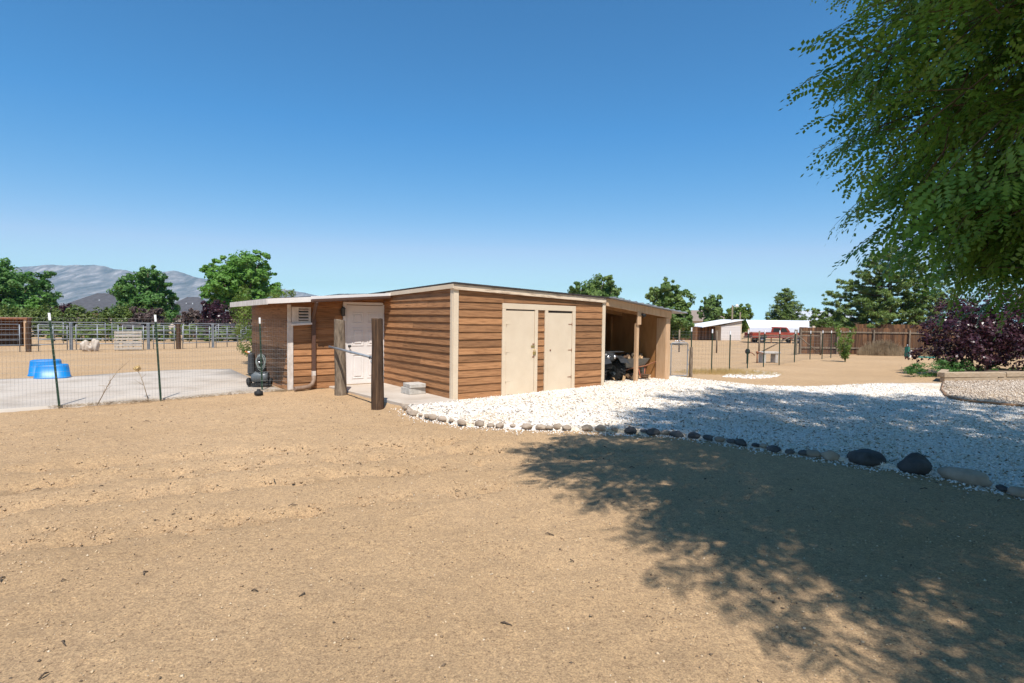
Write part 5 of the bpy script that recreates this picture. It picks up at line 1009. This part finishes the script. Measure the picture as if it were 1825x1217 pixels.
r9 = np.random.default_rng(99)
# one branchlet: twig with seven pinnate leaves of 13 leaflets
def branchlet(r):
    V_ = []; nl = 7
    tw = [np.array((0, 0, 0.0)), np.array((.25, 0, -.03)), np.array((.5, 0, -.12))]
    for i in range(nl):
        t = (i + .6) / nl; base = tw[0] * (1 - t) ** 2 + 2 * tw[1] * t * (1 - t) + tw[2] * t * t; side = 1 if i % 2 else -1; ang = side * r.uniform(.5, 1.0) if i < nl - 1 else 0.0
        d = np.array((math.cos(ang), math.sin(ang), -.25 - .25 * r.random())); d /= np.linalg.norm(d); L = r.uniform(.19, .29); lat = np.cross(d, (0, 0, 1.0)); lat /= np.linalg.norm(lat); nrm = np.cross(lat, d); roll = r.normal(0, .35); lat, nrm = lat * math.cos(roll) + nrm * math.sin(roll), nrm * math.cos(roll) - lat * math.sin(roll)
        for j in range(13):
            if j == 12: q = 1.0; s_ = 0
            else: q = .18 + .8 * (j // 2) / 6.0; s_ = 1 if j % 2 else -1
            pb_ = base + d * L * q - np.array((0, 0, .25 * L * q * q)); ax = (lat * s_ + d * .35) if s_ else d; ax = ax / np.linalg.norm(ax) + np.array((0, 0, r.normal(-.12, .2))); ll = .062 * (1 - .25 * abs(q - .5)) * r.uniform(.85, 1.12); ww = ll * .30; pr_ = np.cross(ax, nrm); pr_ /= np.linalg.norm(pr_)
            V_ += [pb_ + ax * .003, pb_ + ax * ll * .55 + pr_ * ww, pb_ + ax * ll, pb_ + ax * ll * .55 - pr_ * ww]
    return np.array(V_)
VAR = [branchlet(np.random.default_rng(200 + k)) for k in range(8)]
allV = []; twV = []; cen = np.array((6.6, 3.4, 4.6))
for lobe, n in zip(LOB, NB):
    c = np.array(lobe[:3]); rad = np.array(lobe[3:]); d = r9.standard_normal((n, 3)); d /= np.linalg.norm(d, axis=1)[:, None]
    p = c + d * rad * (.25 + .75 * r9.random(n) ** .55)[:, None]
    for q in range(n):
        out = p[q] - cen; out[2] *= .35; out = out / (np.linalg.norm(out) + 1e-6) + r9.normal(0, .45, 3) + np.array((0, 0, -.28)); out /= np.linalg.norm(out); x = out; z = np.array((0, 0, 1.0)) + r9.normal(0, .25, 3); y = np.cross(z, x); y /= np.linalg.norm(y); z = np.cross(x, y); Rm = np.stack([x, y, z], 1) * r9.uniform(.85, 1.25)
        allV.append(VAR[q % 8] @ Rm.T + p[q]); twV.append((p[q], Rm))
AV_ = np.concatenate(allV) - np.array(loc_t.location)
link('crown', np_mesh('crown', AV_, np.arange(len(AV_)).reshape(-1, 4)), M['locust'], loc_t)
# twigs: thin three sided stems for each branchlet
TV = []; TF = []
for (p, Rm) in twV:
    pts = [Rm @ np.array(q) + p - np.array(loc_t.location) for q in ((-.25, 0, .04), (.25, 0, -.03), (.5, 0, -.12))]; rs = (.006, .0035, .0015)
    b0_ = len(TV)
    for q, rad in zip(pts, rs):
        for k in range(3): t = 2 * math.pi * k / 3; TV.append(q + Rm[:, 1] * math.cos(t) * rad + Rm[:, 2] * math.sin(t) * rad)
    for i in range(2):
        for k in range(3): TF.append((b0_ + i * 3 + k, b0_ + i * 3 + (k + 1) % 3, b0_ + i * 3 + 3 + (k + 1) % 3, b0_ + i * 3 + 3 + k))
link('twigs', np_mesh('twigs', TV, TF), M['bark'], loc_t)
L0 = np.array(loc_t.location)
MB().tube([(0, 0, -.2), (.03, .02, .6), (-.05, .1, 1.6), (-.1, .25, 2.4)], [.36, .27, .24, .22], 14).build('trunk', M['bark'], loc_t)
for lobe in LOB:
    e = np.array(lobe[:3]) - L0; b0_ = np.array((-.1, .25, 2.3)); mid = b0_ * .5 + e * .5 + np.array((0, 0, .35)); e2 = e + r9.normal(0, .3, 3)
    MB().tube([tuple(b0_), tuple(mid), tuple(e2)], [.13, .08, .03], 8).build('limb', M['bark'], loc_t)
    for q in range(7):
        t = r9.uniform(.35, 1.0); s0 = b0_ * (1 - t) ** 2 + 2 * mid * t * (1 - t) + e2 * t * t; dv_ = r9.standard_normal(3); dv_ /= np.linalg.norm(dv_); tip = e + dv_ * np.array(lobe[3:]) * .8
        MB().tube([tuple(s0), tuple((s0 + tip) / 2 + r9.normal(0, .15, 3)), tuple(tip)], [.035, .022, .007], 6).build('branch', M['bark'], loc_t)

# ================================================================== AIR
hb_ = MB().box(-5500, 5500, -600, 5600, -3.0, 330).build('haze', None); hb_['kind'] = 'stuff'
hm = bpy.data.materials.new('haze'); hm.use_nodes = True; hn = hm.node_tree; hn.nodes.clear(); ho_ = hn.nodes.new('ShaderNodeOutputMaterial'); pv = hn.nodes.new('ShaderNodeVolumePrincipled')
pv.inputs['Color'].default_value = (0.32, 0.64, 1.0, 1); pv.inputs['Density'].default_value = 0.0001; pv.inputs['Anisotropy'].default_value = 0.0
hn.links.new(pv.outputs[0], ho_.inputs['Volume']); hb_.data.materials.append(hm)
